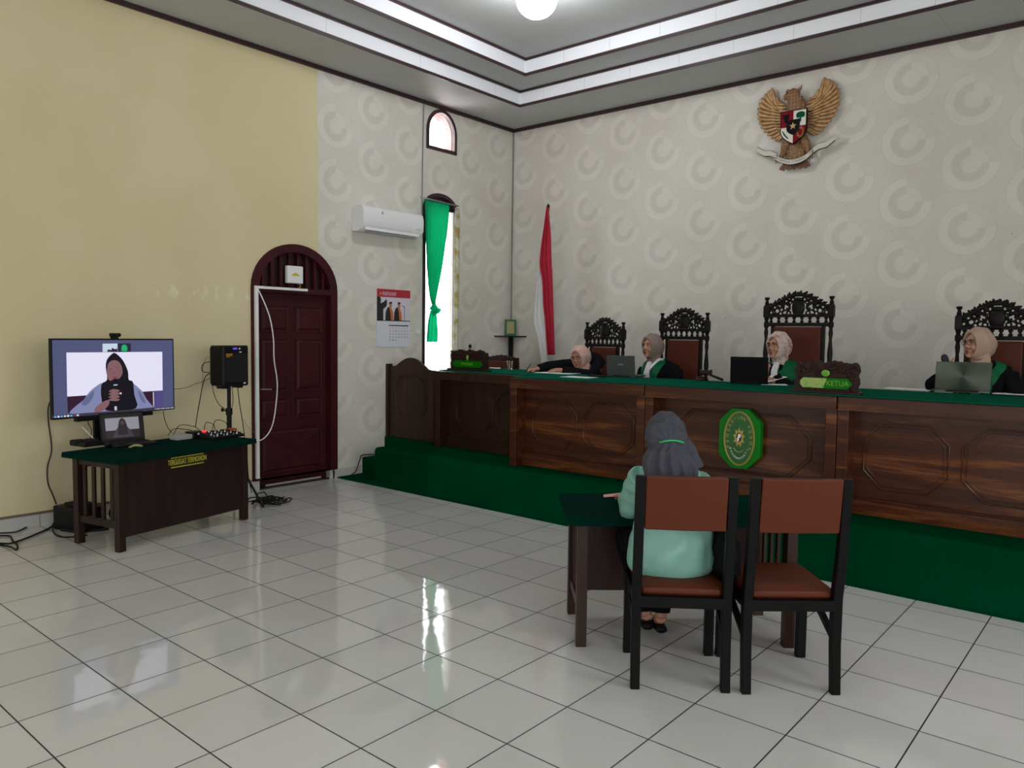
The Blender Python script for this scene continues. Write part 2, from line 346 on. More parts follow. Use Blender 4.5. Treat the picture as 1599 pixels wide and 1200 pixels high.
# corner wire and joints
# ------------------------------------------------------------------ door
dr = thing('door_1', 'tall maroon panelled door under a slatted arch in the left wall', 'door', (0, 3.23, 0)); struct(dr)
def hollow(outer, inner, d, x0):
    r1 = [V((x0, y, z)) for y, z in outer]; r2 = [V((x0, y, z)) for y, z in inner]; q = V((d, 0, 0))
    mb = MB(); mb.rings([r1, [p+q for p in r1], [p+q for p in r2], r2, r1], caps=False); return mb
def P3(l, dy=3.23): return [(y-dy, z) for y, z in l]
outer = arch_prof(2.715, 3.745, .1, 2.04, 2.51); inner = arch_prof(2.80, 3.655, .1, 2.04, 2.425)
fr = hollow(P3(outer), P3(inner), .13, -.105)
fr.v = [(x, y, (z if z > .101 else .0)) if False else (x, y, z) for x, y, z in fr.v]
mb = MB(); mb.v, mb.f, mb.mi = fr.v, fr.f, fr.mi
mb.bb(-.105, .022, -.43, .425, 2.0, 2.06); mb.build('door_frame', m_maroon, dr)
MB().bb(-.09, .0, -.515, -.43, .0, .1).bb(-.09, .0, .425, .5, 0, .1).build('frame_foot', m_skirt, dr)
for k in range(8):
    y = -.36+k*.103; h = .385*sqrt(max(0, 1-(y/.43)**2)); MB().bb(-.06, -.02, y-.016, y+.016, 2.05, 2.05+h).build('vent_slat', m_maroon, dr)
MB().prism([(-.10, y, z) for y, z in P3(arch_prof(2.79, 3.665, 2.03, 2.04, 2.43))], (.012, 0, 0)).build('vent_backing', m_maroon_d, dr)
struct(MB().bb(-.26, -.222, 2.5, 4.0, -.05, 2.7).build('wall_light_block', m_maroon_d))  # unseen dark sheet added behind the door to block leaking daylight
MB().bb(-.2, .0, -.43, .425, 0, .012).build('threshold', m_maroon_d, dr)
lf = MB().bb(-.10, -.06, -.43, .425, .014, 2.0).build('door_leaf', m_maroon, dr, bevel=.002)
def panel(y0, y1, z0, z1):
    mb = MB(); a = [V((-.062, y, z)) for y, z in ((y0, z0), (y1, z0), (y1, z1), (y0, z1))]
    def ins(d, x): return [V((x, y, z)) for y, z in ((y0+d, z0+d), (y1-d, z0+d), (y1-d, z1-d), (y0+d, z1-d))]
    mb.rings([a, ins(.003, -.050), ins(.016, -.050), ins(.024, -.058), ins(.045, -.046)]); mb.build('door_panel', m_maroon, lf)
def dz(py, px=455): return onx(px, py, -.06).z
for ya, yb in ((-.375, -.045), (.03, .375)):
    panel(ya, yb, 1.60, 1.88); panel(ya, yb, .98, 1.54); panel(ya, yb, .70, .92)
panel(-.375, .375, .14, .60)
mb = MB()
for sgn in (1, -1):
    for off in (-.035, .035): mb.tube([(-.047, -.33*sgn, .17+off*.5), (-.047, .33*sgn, .57+off*.5)], .007, 6)
mb.build('cross_moulding', m_maroon, lf)
mb = MB().tube([(-.06, -.395, 1.02), (-.015, -.395, 1.02), (-.01, -.39, 1.02), (-.01, -.28, 1.015)], .008, 8); mb.bb(-.062, -.056, -.41, -.38, .93, 1.08); mb.build('door_handle', m_metal, lf)
mb = MB().bb(-.061, -.052, -.33, .35, .015, .034); mb.build('worn_edge', mat('bare wood edge', (.5, .45, .42), .7), lf)
# trunking, router, looped cable
mb = MB(); a = .008; mb.bb(0, .03, -a, .024, .13, 2.055); mb.bb(.0, .03, .024, .60, 2.03, 2.055)
o = mb.build('cable_trunking', m_white, None); o.location = (.024, 2.745, 0); tag(o, 'white plastic cable trunking up the left jamb and across the lintel of the door', 'trunking')
t = thing('wifi_box', 'white square network box with yellow emblem fixed under the door arch', 'router', (.0, 3.21, 2.195))
MB().bb(-.02, .035, -.095, .095, -.09, .09).build('housing', m_white, t, bevel=.012)
mb = MB(); mb.prism([(.036, y, z) for y, z in ((-.05, -.012), (.05, -.012), (.032, .004), (.012, .018), (-.022, .018), (-.035, .002))], (.002, 0, 0)); mb.build('emblem', mat('yellow print', (.55, .45, .02), .5), t)
mb = MB().tube(cr([(0, .07, -.09), (.01, .075, -.12), (.02, .05, -.13), (.01, .09, -.15), (.0, .12, -.165)]), .003, 6); mb.build('yellow_wire', mat('yellow wire', (.6, .5, .05), .5), t)
pts = [(399, 446), (408, 462), (421, 495), (427, 530), (428, 562), (433, 600), (430, 640), (424, 668), (412, 685), (396, 690), (388, 686)]
o = MB().tube(cr([onx(x, y, .04+.10*sin(pi*i/10)) for i, (x, y) in enumerate(pts)], 6), .006, 8).build('white_cable', m_white, smooth=True)
tag(o, 'white cable hanging in a long loop across the maroon door', 'cable')
# ------------------------------------------------------------------ windows
m_glass = mat('window glass', (.95, .97, .97), .02, trans=1); m_pink = mat('pink reveal', (.75, .30, .28), .6)  # reveal of the small arched window is coloured pink
w1 = thing('window_1', 'small arched window under the ceiling', 'window', (0, 5.325, 4.1)); struct(w1)
A = [(y-5.325, z-4.1) for y, z in arch_prof(5.07, 5.58, 3.845, 4.07, 4.35)]; B = [(y-5.325, z-4.1) for y, z in arch_prof(5.11, 5.54, 3.885, 4.07, 4.31)]
hollow(A, B, .05, -.03).build('window_frame', m_trim, w1)
hollow([(y-5.325, z-4.1) for y, z in arch_prof(5.086, 5.564, 3.861, 4.07, 4.334)], B, .15, -.19).build('window_reveal', m_pink, w1)
MB().prism([(-.12, y, z) for y, z in B], (.004, 0, 0)).build('glass_pane', m_glass, w1)
w2 = thing('window_2', 'tall arched window behind the green curtain', 'window', (0, 5.315, 2)); struct(w2)
A = [(y-5.315, z-2) for y, z in arch_prof(5.02, 5.61, .99, 3.14, 3.335)]; B = [(y-5.315, z-2) for y, z in arch_prof(5.065, 5.58, 1.03, 3.14, 3.29)]
hollow(A, B, .05, -.04).build('window_frame', m_trim, w2)
MB().prism([(-.12, y, z) for y, z in B], (.004, 0, 0)).build('glass_pane', m_glass, w2)
MB().prism([(-.06, y, z) for y, z in B if z > 1.13]+[(-.06, B[1][0], 1.13), (-.06, B[0][0], 1.13)][:0], (.02, 0, 0)).build('arch_panel', m_trim, w2)
# curtains
o = MB().tube([onx(657, 308, .10), onx(716, 322, .10)], .009, 8).build('curtain_rod', mat('grey metal rod', (.3, .3, .3), .4, .8), smooth=True)
mb = MB(); mb.v, mb.f, mb.mi = [], [], []
tag(o, 'thin grey curtain rod across the head of the tall window', 'curtain rod')
m_cur = mat('sheer green curtain', (.0, .36, .20), .7)
def translucent(mt, col, f):
    nt = mt.node_tree; b = nt.nodes['Principled BSDF']; out = nt.nodes['Material Output']; tr = nt.nodes.new('ShaderNodeBsdfTranslucent'); tr.inputs[0].default_value = (*col, 1)
    mx = nt.nodes.new('ShaderNodeMixShader'); mx.inputs[0].default_value = f; nt.links.new(b.outputs[0], mx.inputs[1]); nt.links.new(tr.outputs[0], mx.inputs[2]); nt.links.new(mx.outputs[0], out.inputs[0]); return tr
translucent(m_cur, (.0, .62, .36), .65)
def drape(rows, n, xf, amp, freq, th=.004):     # rows: (yl, yr, z) on x=xf plane
    rs = []
    for i, (yl, yr, z) in enumerate(rows):
        rs.append([V((xf+amp*min(1, (yr-yl)/.25)*sin(freq*2*pi*k/(n-1)+i*.05), yl+(yr-yl)*k/(n-1), z)) for k in range(n)])
    rings = [r+[p+V((-th, 0, 0)) for p in reversed(r)] for r in rs]
    return MB().rings(rings)
def rows_from(px, xf, n=5):
    out = []
    for (xl, yl, xr, yr) in px:
        a, b = onx(xl, yl, xf), onx(xr, yr, xf); out.append((a.y, b.y, (a.z+b.z)/2))
    c1 = cr([(a, b, z) for a, b, z in out], n); return [tuple(v) for v in c1]
rows = rows_from([(664, 311, 703, 319), (664.5, 340, 700, 346), (665, 380, 695, 384), (667, 420, 689, 424), (671, 460, 682, 462), (675, 476, 680, 477)], .09)
cu = drape(rows, 70, .085, .020, 6).build('green_curtain', m_cur, smooth=True)
tag(cu, 'green curtain panel gathered and knotted in front of the tall bright window', 'curtain')
rows = rows_from([(673, 484, 682, 486), (669, 500, 683, 502), (667, 520, 684, 523), (666, 533, 683, 536)], .09)
drape(rows, 30, .085, .015, 3).build('curtain_tail', m_cur, cu, smooth=True)
kc = onx(678, 482, .09); mb = MB().ell(kc+V((0, 0, .01)), (.035, .045, .05)); mb.torus(kc+V((.0, .0, .0)), .034, .022, 'Z', sx=1, sz=1.2); mb.tube([kc+V((0, 0, .0)), kc+V((0, -.005, .09))], [.03, .02], 8); mb.ell(kc+V((.01, .055, -.03)), (.02, .055, .03), rot=Euler((.5, 0, 0)).to_matrix()); mb.ell(kc+V((.01, -.02, -.05)), (.02, .03, .04))
blob('curtain_knot', mb, m_cur, cu, .006, 2)
m_sheer = mat('patterned sheer curtain', (.75, .72, .58), .8); g = NG(m_sheer); o, _ = g.pos(); cs = g.ramp(g.noise(o, 9, 3, .6), (.45, (.72, .71, .62)), (.62, (.45, .40, .12)), (.75, (.62, .3, .14))); g.col(cs)
tr = translucent(m_sheer, (.7, .66, .5), .35); g.l(cs, tr.inputs[0])
sh = drape([(5.53, 5.615, 3.19), (5.52, 5.615, 2.4), (5.525, 5.61, 1.8), (5.52, 5.615, 1.05)], 24, .045, .014, 3, .002).build('sheer_curtain', m_sheer, smooth=True)
tag(sh, 'narrow pale sheer curtain with olive pattern at the right edge of the tall window', 'curtain')
# ------------------------------------------------------------------ air conditioner
ac = thing('air_conditioner', 'white split air conditioner mounted on the wallpaper left of the tall window', 'air conditioner', (0, 4.40, 2.86))
prof = [(0, -.13), (.10, -.14), (.17, -.115), (.205, -.06), (.21, .06), (.195, .125), (.16, .14), (0, .14)]
rs = [[V((x, y, z)) for x, z in prof] for y in (-.445, -.435, .435, .445)]
MB().rings(rs).build('casing', m_white, ac, 40, bevel=.006)
MB().bb(.10, .16, -.36, .36, -.142, -.128).build('louvre', mat('grey louvre', (.35, .36, .37), .4), ac)
MB().bb(.165, .186, -.40, .40, -.125, -.095).build('flap', m_white, ac, bevel=.004)
MB().torus((.207, -.18, .07), .012, .0025, 'X').bb(.205, .209, -.183, -.177, .03, .10).build('logo', mat('grey print', (.15, .16, .18), .5), ac)
MB().bb(.2, .206, .33, .40, -.06, -.03).build('display', mat('display grey', (.55, .56, .58), .3), ac)
m_wire = mat('grey wire', (.16, .17, .165), .6)
o = MB().tube(cr([onx(662, 158, .012), onx(660, 250, .012), onx(659, 340, .012)]), .006, 6).build('conduit', m_wire); tag(o, 'thin grey conduit running down the wallpaper from ceiling to air conditioner', 'conduit')
o = MB().tube(cr([(.012, 6.68, 4.36), (.012, 6.68, 3.6), (.014, 6.675, 2.9), (.03, 6.66, 2.3), (.05, 6.64, 1.9), (.06, 6.62, 1.59)]), .007, 6).build('corner_wire', m_wire, smooth=True)
tag(o, 'dark wire hanging down the room corner to the small shelf', 'cable')
o = MB().tube(cr([(.03, 4.845, 2.8), (.03, 4.87, 2.74), (.03, 4.90, 2.76), (.02, 4.93, 2.8), (.015, 4.97, 2.84)]), .012, 8).build('drain_pipe', m_metal); tag(o, 'short metal pipe bend at the right end of the air conditioner', 'pipe')
# switch beside the window
o = MB().bb(0, .02, 4.93, 4.975, 1.60, 1.66).build('wall_socket', m_white, bevel=.004); tag(o, 'small white wall fitting left of the tall window', 'socket')
# ------------------------------------------------------------------ calendar
ca = thing('wall_calendar', 'wall calendar with red header, photo of robed figures and date grid', 'calendar', (.004, 4.56, 1.78))
m_red = mat('red print', (.42, .02, .04), .6); m_lil = mat('pale lilac print', (.62, .58, .66), .7); m_ink = mat('black ink', (.015, .015, .018), .7); m_or = mat('orange print', (.55, .14, .03), .7); m_fl = mat('printed face', (.4, .2, .13), .7)
MB().bb(0, .006, -.255, .255, -.335, .335).build('sheet', mat('calendar paper', (.66, .70, .76), .6), ca)
def cal(name, mt, poly, lay=1):   # poly in crop px of (290..800, 95..1035)
    P = [(.006+.0006*lay, (x-545)/510*.51, -((y-565)/940)*.67) for x, y in poly]; return MB().prism(P, (.0006, 0, 0)).build(name, mt, ca)
cal('header', m_red, [(290, 95), (800, 95), (800, 225), (290, 225)]); cal('photo', m_lil, [(290, 225), (800, 225), (800, 600), (290, 600)])
cal('photo_figure', m_ink, [(290, 225), (335, 225), (350, 260), (345, 330), (395, 300), (430, 255), (440, 300), (435, 370), (385, 420), (385, 600), (290, 600)], 2)
for dx in (0, 130):
    cal('photo_figure', m_ink, [(415+dx, 600), (420+dx, 470), (445+dx, 395), (480+dx, 375), (500+dx, 380), (530+dx, 470), (540+dx, 600)], 2)
    cal('photo_face', m_fl, [(475+dx, 385), (472+dx, 330), (512+dx, 325), (515+dx, 370), (500+dx, 390)], 3)
    cal('photo_cap', m_ink, [(470+dx, 335), (475+dx, 300), (512+dx, 295), (517+dx, 325)], 4)
    cal('photo_sash', m_or, [(470+dx, 385), (500+dx, 385), (530+dx, 470), (540+dx, 600), (500+dx, 600), (490+dx, 470)], 4)
cal('photo_mic', m_ink, [(670, 350), (715, 365), (712, 375), (712, 600), (706, 600), (706, 375), (670, 358)], 2); cal('photo_base', m_ink, [(290, 600), (800, 600), (800, 612), (290, 612)], 3)
cal('weekday_bar', m_ink, [(465, 675), (770, 675), (770, 692), (465, 692)], 2); cal('sunday_mark', m_red, [(465, 675), (505, 675), (505, 692), (465, 692)], 3)
TX = M4(((0, 0, 1, 0), (1, 0, 0, 0), (0, 1, 0, 0), (0, 0, 0, 1)))      # text facing +X
ink2 = mat('grey ink', (.12, .13, .16), .7)
def caltext(s, px, py, size, mt, sx=1, al='CENTER'):
    text(s, size, Tr(.0075, (px-545)/510*.51, -((py-565)/940)*.67) @ TX, mt, ca, 'print', .0003, sx, al)
caltext('MAHKAMAH AGUNG', 370, 155, .03, m_lil, .75, 'LEFT'); caltext('REPUBLIK INDONESIA', 370, 185, .03, m_lil, .7, 'LEFT')
cal('crest', mat('gold print', (.5, .3, .05), .6), [(330, 160), (345, 150), (358, 160), (355, 185), (343, 195), (332, 185)], 2)
days = ['  1 2 3 4 5 6 7'.split()]
for r_ in range(5):
    for c_ in range(7):
        d = r_*7+c_+1
        if d <= 31: caltext(str(d), 485+c_*45, 725+r_*50, .026, m_red if c_ == 0 else ink2)
MB().torus((.004, 0, .335), .008, .002, 'X').build('hanger', m_metal, ca)
# ------------------------------------------------------------------ corner shelf with book
cs_ = thing('corner_shelf', 'small black triangular corner shelf with a post under it', 'shelf', (0, Y1, 1.575))
MB().prism([(.0, -.01, 0), (.0, -.35, 0), (.28, -.0, 0)], (0, 0, .018)).build('shelf_board', m_blackp, cs_)
MB().bb(.03, .075, -.085, -.04, -.39, 0).build('post', m_blackp, cs_); MB().bb(.02, .1, -.1, -.03, -.40, -.37).build('post_foot', m_blackp, cs_)
bk = thing('framed_scripture', 'green book with gold panel standing on the corner shelf', 'book', (.10, Y1-.13, 1.594), R(48))
MB().bb(-.075, .075, -.02, .02, 0, .22).build('cover', mat('green book cover', (.01, .12, .05), .5), bk, bevel=.003)
MB().bb(-.05, .05, -.023, -.018, .03, .19).build('gold_panel', mat('gold cover print', (.35, .3, .12), .5), bk)
# ------------------------------------------------------------------ national emblem
eg = thing('eagle_emblem', 'carved wooden eagle emblem with shield and ribbon high on the back wall', 'wall emblem', (3.895, Y1-.012, 3.785))
def feather(a, b, bulge, w, mb, y=-.05, tip=.35):
    a, b = V((a[0], y, a[1])), V((b[0], y-.0, b[1])); d = b-a; nrm = V((-d.z, 0, d.x)).normalized(); mid = (a+b)/2+nrm*bulge
    pts = cr([a, a*.35+mid*.65, mid*.4+b*.6+nrm*bulge*.3, b], 4); n = len(pts)
    R_ = [w*(.6+.4*min(1, 2*i/(n-1))) for i in range(n)]; R_[-1] = w*.35; R_[-2] = w*.85; R_[0] = w*.5
    mb.tube(pts, R_, 8, up=(0, 1, 0), flat=.5)
def interp(P, t):
    t = max(0, min(1, t))*(len(P)-1); i = min(int(t), len(P)-2); f = t-i; return (P[i][0]*(1-f)+P[i+1][0]*f, P[i][1]*(1-f)+P[i+1][1]*f)
outl = [tuple(v[:2]) for v in cr([(.275, .44, 0), (.335, .415, 0), (.395, .35, 0), (.425, .26, 0), (.42, .17, 0), (.39, .08, 0), (.33, 0, 0), (.26, -.07, 0), (.20, -.10, 0)], 5)]
root = [tuple(v[:2]) for v in cr([(.215, .28, 0), (.20, .22, 0), (.17, .15, 0), (.135, .09, 0), (.115, .03, 0), (.11, -.02, 0)], 5)]
for sx in (1, -1):
    mb = MB(); lead = cr([(.07, .12, 0), (.13, .185, 0), (.195, .24, 0), (.235, .32, 0), (.255, .40, 0), (.27, .455, 0)], 4)
    body = [(v.x*sx, -.02, v.y) for v in lead]+[(p[0]*.93*sx, -.02, p[1]*.96) for p in outl[1:-1]]+[(.12*sx, -.02, -.03)]
    mb.prism(body, (0, -.025, 0))
    mb.tube([(v.x*sx, -.055, v.y) for v in lead], [.022, .022, .02]+[.018]*(len(lead)-6)+[.014, .01, .006], 8)
    for k in range(15):
        t = k/14; a, b = interp(root, t), interp(outl, t); feather((a[0]*sx, a[1]), (b[0]*sx, b[1]), -.030*sx*(1-t*.5), .0165+.002*(1-t), mb, -.048)
    for k in range(14):
        t = k/13; a, b = interp(root, t), interp(outl, t); a = (a[0]*.75, a[1]*.92+.005); c = (a[0]+(b[0]-a[0])*.46, a[1]+(b[1]-a[1])*.46); feather((a[0]*sx, a[1]), (c[0]*sx, c[1]), -.012*sx, .0145, mb, -.060)
    for k in range(9):
        t = k/8; a = interp(root, t); c = (a[0]*.95, a[1]*.97); feather((a[0]*.5*sx, a[1]*.85+.01), (c[0]*sx, c[1]), .004, .014, mb, -.072)
    mb.build('wing', m_gold, eg, smooth=True)
mb = MB(); mb.ell((0, -.075, .02), (.12, .055, .2)); mb.tube([(0, -.075, .10), (0, -.08, .22), (-.01, -.085, .29)], [.11, .095, .080], 14, up=(0, 1, 0), flat=.52); mb.ell((-.035, -.09, .325), (.078, .05, .066)); mb.ell((-.095, -.09, .32), (.036, .032, .036))
mb.tube([(.015, -.08, .36), (.042, -.08, .385), (.05, -.08, .415)], [.02, .014, .005], 8); mb.tube([(-.06, -.085, .37), (-.09, -.085, .385), (-.115, -.085, .37)], [.012, .014, .008], 8)
for s2 in (1, -1): mb.tube([(.06*s2, -.06, -.1), (.10*s2, -.06, -.17), (.13*s2, -.055, -.25), (.16*s2, -.05, -.31)], [.045, .05, .03, .018], 10)
mb.tube([(0, -.05, -.14), (0, -.045, -.28), (0, -.04, -.36)], [.06, .095, .11], 16, up=(0, 1, 0), flat=.3)
blob('body', mb, m_gold2, eg, .006, 2, fn=lambda c: .0025*max(-.3, sin(c.x*110+c.z*110))*max(-.3, sin(c.z*110-c.x*110))*2.4)
mb = MB()
for k in range(11): feather((-.06+k*.012, -.30), (-.155+k*.031, -.415-.014*(k % 2)), 0, .0155, mb, -.060)
mb.build('tail', m_goldd, eg, smooth=True)
mb = MB()
for s2 in (1, -1):
    for j in (-1, 0, 1): mb.tube([(.165*s2, -.06, -.30), (.165*s2+.018*j, -.095, -.315), (.165*s2+.022*j, -.085, -.35)], [.01, .009, .004], 6)
mb.build('talons', m_goldd, eg)
mb = MB().tube([(-.10, -.085, .325), (-.14, -.088, .322), (-.158, -.088, .305), (-.158, -.088, .288)], [.02, .018, .012, .003], 8); mb.tube([(-.10, -.085, .300), (-.13, -.085, .293), (-.143, -.085, .287)], [.012, .009, .003], 8); mb.build('beak', mat('pale beak', (.5, .42, .3), .5), eg)
MB().ell((-.078, -.137, .345), (.009, .006, .009), mi=0).build('eye', m_ink, eg)
def shield_pts(w, h, y, x0=0, z0=-.01):
    c_ = [(w*(1-t**2.3)+.0, z0-h*.06-h*.47*t) for t in [k/9 for k in range(1, 10)]]
    return [(x0-w, y, z0+h*.5), (x0+w, y, z0+h*.5)]+[(x0+x, y, z) for x, z in c_]+[(x0-x, y, z) for x, z in c_[-2::-1]]
m_bl = mat('black enamel', (.006, .006, .006), .6, spec=.08); m_rd = mat('crimson enamel', (.20, .004, .012), .6, spec=.1); m_wh = mat('ivory enamel', (.68, .66, .58), .5); m_gn = mat('dark green enamel', (.0, .08, .035), .6, spec=.1)
sh_ = MB().prism(shield_pts(.137, .335, -.12), (0, -.02, 0)).build('shield', m_bl, eg)
def quad_(name, mt, x0, x1, top):
    P = []; full = shield_pts(.127, .315, -.141)
    poly = [(p[0], p[2]) for p in full]
    def clip(poly, f):
        out = []
        for i in range(len(poly)):
            a, b = poly[i], poly[(i+1) % len(poly)]; fa, fb = f(a), f(b)
            if fa >= 0: out.append(a)
            if fa*fb < 0: t = fa/(fa-fb); out.append((a[0]+(b[0]-a[0])*t, a[1]+(b[1]-a[1])*t))
        return out
    poly = clip(poly, lambda p: p[0]-x0); poly = clip(poly, lambda p: x1-p[0]); poly = clip(poly, (lambda p: p[1]+.01) if top else (lambda p: -.01-p[1]))
    MB().prism([(x, -.140, z) for x, z in poly], (0, -.004, 0)).build(name, mt, sh_)
quad_('quarter', m_rd, -.2, 0, True); quad_('quarter', m_wh, 0, .2, True); quad_('quarter', m_wh, -.2, 0, False); quad_('quarter', m_rd, 0, .2, False)
MB().prism(shield_pts(.068, .15, -.144, z0=-.015), (0, -.006, 0)).build('inner_shield', m_bl, sh_)
star = [(.038*(1 if k % 2 == 0 else .42)*sin(pi*k/5), -.151, -.005+.038*(1 if k % 2 == 0 else .42)*cos(pi*k/5)) for k in range(10)]
MB().prism(star, (0, -.003, 0)).build('star', m_gold, sh_)
MB().ell((.072, -.145, .105), (.045, .006, .026)).ell((.05, -.145, .09), (.022, .006, .02)).ell((.095, -.145, .09), (.022, .006, .02)).bb(.064, .08, -.148, -.142, .03, .10).build('tree', m_gn, sh_)
MB().ell((-.075, -.145, .09), (.03, .006, .028)).ell((-.095, -.145, .115), (.018, .006, .008)).ell((-.055, -.145, .115), (.018, .006, .008)).ell((-.075, -.145, .055), (.018, .006, .018)).build('bull_head', m_bl, sh_)
mb = MB(); [mb.torus((.075+.03*cos(a), -.146, -.075+.045*sin(a)), .008, .0025, 'Y', seg=10) for a in [2*pi*k/12 for k in range(12)]]; mb.build('chain', m_gold, sh_)
mb = MB(); mb.tube([(-.11, -.146, -.04), (-.09, -.146, -.085), (-.05, -.146, -.125)], .004, 6)
for k in range(7): mb.ell((-.105+k*.009, -.146, -.05-k*.012), (.006, .003, .006)); 
mb.build('rice_sprig', m_gn, sh_)
mb = MB(); rb = cr([(-.19, -.26-.03, 0), (-.12, -.33, 0), (-.03, -.358, 0), (.06, -.352, 0), (.13, -.325, 0), (.19, -.28, 0)], 5)
def band_(pts, w, y): 
    top = [V((p.x, y, p.y+w)) for p in pts]; bot = [V((p.x, y, p.y-w)) for p in pts]
    return MB().rings([[t, t+V((0, -.012, 0)), b+V((0, -.012, 0)), b] for t, b in zip(top, bot)])
m_rib = mat('cream ribbon paint', (.60, .57, .48), .6)
rbn = band_(rb, .024, -.10).build('ribbon', m_rib, eg)
band_(rb, .029, -.094).build('ribbon_edge', m_bl, rbn)
for s2 in (1, -1):
    e = [V((.18*s2, -.275, 0)), V((.25*s2, -.235, 0)), V((.32*s2, -.225, 0)), V((.40*s2, -.17, 0))]
    ee = cr(e, 5); band_(ee, .026, -.08).build('ribbon_tail', m_rib, eg); band_(ee, .031, -.074).build('ribbon_edge', m_bl, eg)
    tip = MB().prism([(.395*s2, -.079, -.145), (.450*s2, -.079, -.13), (.420*s2, -.079, -.165), (.455*s2, -.079, -.185), (.400*s2, -.079, -.195)], (0, -.013, 0)).build('ribbon_end', m_rib, eg)
word = 'BHINNEKA TUNGGAL IKA'; L_ = len(word)
for k, chx in enumerate(word):
    if chx == ' ': continue
    t = (k+.5)/L_; i = min(int(t*(len(rb)-1)), len(rb)-2); f = t*(len(rb)-1)-i; p_ = rb[i].lerp(rb[i+1], .5 if False else f); d = rb[i+1]-rb[i]
    text(chx, .024, Tr(p_.x, -.1135, p_.y) @ M4.Rotation(-atan2(d.y, d.x), 4, 'Y') @ RX90, m_ink, rbn, 'letter', .0005)
# ------------------------------------------------------------------ dais
m_c = m_carpet; HB = .37
mb = MB(); prof = [(3.77, .012), (3.90, HB-.03), (3.915, HB-.008), (3.935, HB), (4.95, HB), (4.95, .0), (3.77, 0)]
mb.rings([[V((x, (y if y > 3.8 or x > 1 else 3.89), z)) for y, z in prof] for x in (.47, 1.5, X1-.02)])
struct(mb.build('floor_platform', m_c)); struct(MB().bb(0, X1-.02, 4.95, Y1, 0, .40).bb(0, .76, 4.43, 4.96, 0, .40).build('floor_dais', m_c, bevel=.008))
struct(MB().bb(0.0, .52, 4.10, 4.44, 0, .19).build('floor_step', m_c, bevel=.01))
struct(MB().bb(0.0, 1.6, 3.745, 4.12, 0, .010).build('trim_7', m_c)); struct(MB().bb(1.6, X1-.02, 3.745, 3.79, 0, .010).build('trim_8', m_c))
o = MB().tube(cr([onx(548, 742, .012), onx(556, 735, .012), onx(562, 718, .012), onx(566, 711, .012), onx(585, 710, .012), onx(600, 708, .012)]), .006, 6).build('black_cable', m_blackm, smooth=True); tag(o, 'black cable running along the wall over the green carpeted step', 'cable')
# ================================================================== JUDGES' BENCH
BA = R(1.5); BO = V((2.24, 4.06, 0)); BX = V((cos(BA), sin(BA), 0)); BY = V((-sin(BA), cos(BA), 0))
def bw(u, v, z=0): return BO+BX*u+BY*v+V((0, 0, z))
def octagon(cx, cz, w, h, c): return [(cx-w+c, cz-h), (cx+w-c, cz-h), (cx+w, cz-h+c), (cx+w, cz+h-c), (cx+w-c, cz+h), (cx-w+c, cz+h), (cx-w, cz+h-c), (cx-w, cz-h+c)]
def moulding(pts, y, parent, mt, name='octagon_moulding', r=.007):
    P = [V((x, y, z)) for x, z in pts]; mb = MB(); n = len(P)
    for a in (r, ): mb.tube(P, a, 6, closed=True)
    c = sum(P, V())/n; mb.tube([c+(p-c)*(1-.028/(p-c).length) for p in P], r*.5, 6, closed=True); return mb.build(name, mt, parent, smooth=40)
def bench_section(loc, rz, L, octs, label, mt=m_bench, zt=1.2, rec=.15, depth=.86, pill=.075, left=True):
    t = thing('judges_bench', label, 'bench', loc, rz, None); z0 = HB
    MB().bb(.01, L-.01, rec, rec+.03, z0+.10, zt-.09).build('front_panel', mt, t)
    MB().bb(.0, pill, 0.0, rec+.02, z0, zt-.085).build('pillar', mt, t, bevel=.004); MB().bb(L-pill, L, .0, rec+.02, z0, zt-.085).build('pillar', mt, t, bevel=.004)
    MB().bb(pill, L-pill, rec-.045, rec+.02, z0, z0+.11).bb(pill, L-pill, rec-.055, rec, z0+.11, z0+.12).build('base_rail', mt, t, bevel=.004)
    MB().bb(0, L-.004, -.01, .05, zt-.09, zt+.002).build('apron', mt, t, bevel=.006)
    MB().bb(0, L-.004, -.016, -.008, zt-.09, zt-.083).build('apron_bead', mt, t)
    MB().bb(0, .03, rec, .45, z0, zt-.01).build('side_panel', mt, t); MB().bb(L-.03, L, rec, depth if L > 1.8 else .45, z0, zt-.01).build('side_panel', mt, t)
    MB().bb(0, L-.003, .05, depth, zt-.03, zt-.004).build('top_board', mt, t)
    for oc in octs: moulding(octagon(*oc), rec-.004, t, mt)
    return t
bench_section((.885, 4.39, 0), 0, 1.31, [(.455, .80, .27, .215, .11), (.98, .80, .22, .215, .11)], 'left end bench section, darkest of the row, with the PANITERA name board on top', m_benchL)
bench_section(bw(0, 0), BA, 1.426, [(.41, .79, .25, .22, .12), (.99, .79, .26, .22, .12)], 'bench section with two octagon panels left of the green emblem section')
s3 = bench_section(bw(1.43, 0), BA, 1.515, [(.75, .79, .555, .235, .16)], 'middle bench section with one long octagon panel behind the green court emblem')
bench_section(bw(2.95, 0), BA, 1.85, [(.41, .795, .265, .23, .12), (1.10, .795, .345, .24, .13)], 'right bench section with two octagon panels, cut off by the photo edge')
# side gate panel with arched top
t = thing('side_panel_gate', 'brown wooden side panel with arched top closing the left end of the bench', 'panel', (.04, 4.46, .40))
arc = [(0, 0), (.76, 0), (.76, .80), (.70, .80)]+[(v.x, v.y) for v in cr([(.64, .815, 0), (.56, .865, 0), (.47, .915, 0), (.38, .93, 0), (.29, .92, 0), (.2, .88, 0), (.12, .835, 0), (.05, .825, 0), (0, .82, 0)], 4)]
MB().prism([(x, 0, z) for x, z in arc], (0, .035, 0)).build('board', m_benchL, t, bevel=.004)
MB().bb(-.03, .012, -.02, .05, 0, .85).build('post', m_dark, t, bevel=.004)
moulding(octagon(.385, .50, .26, .23, .09), -.002, t, m_benchL, r=.006)
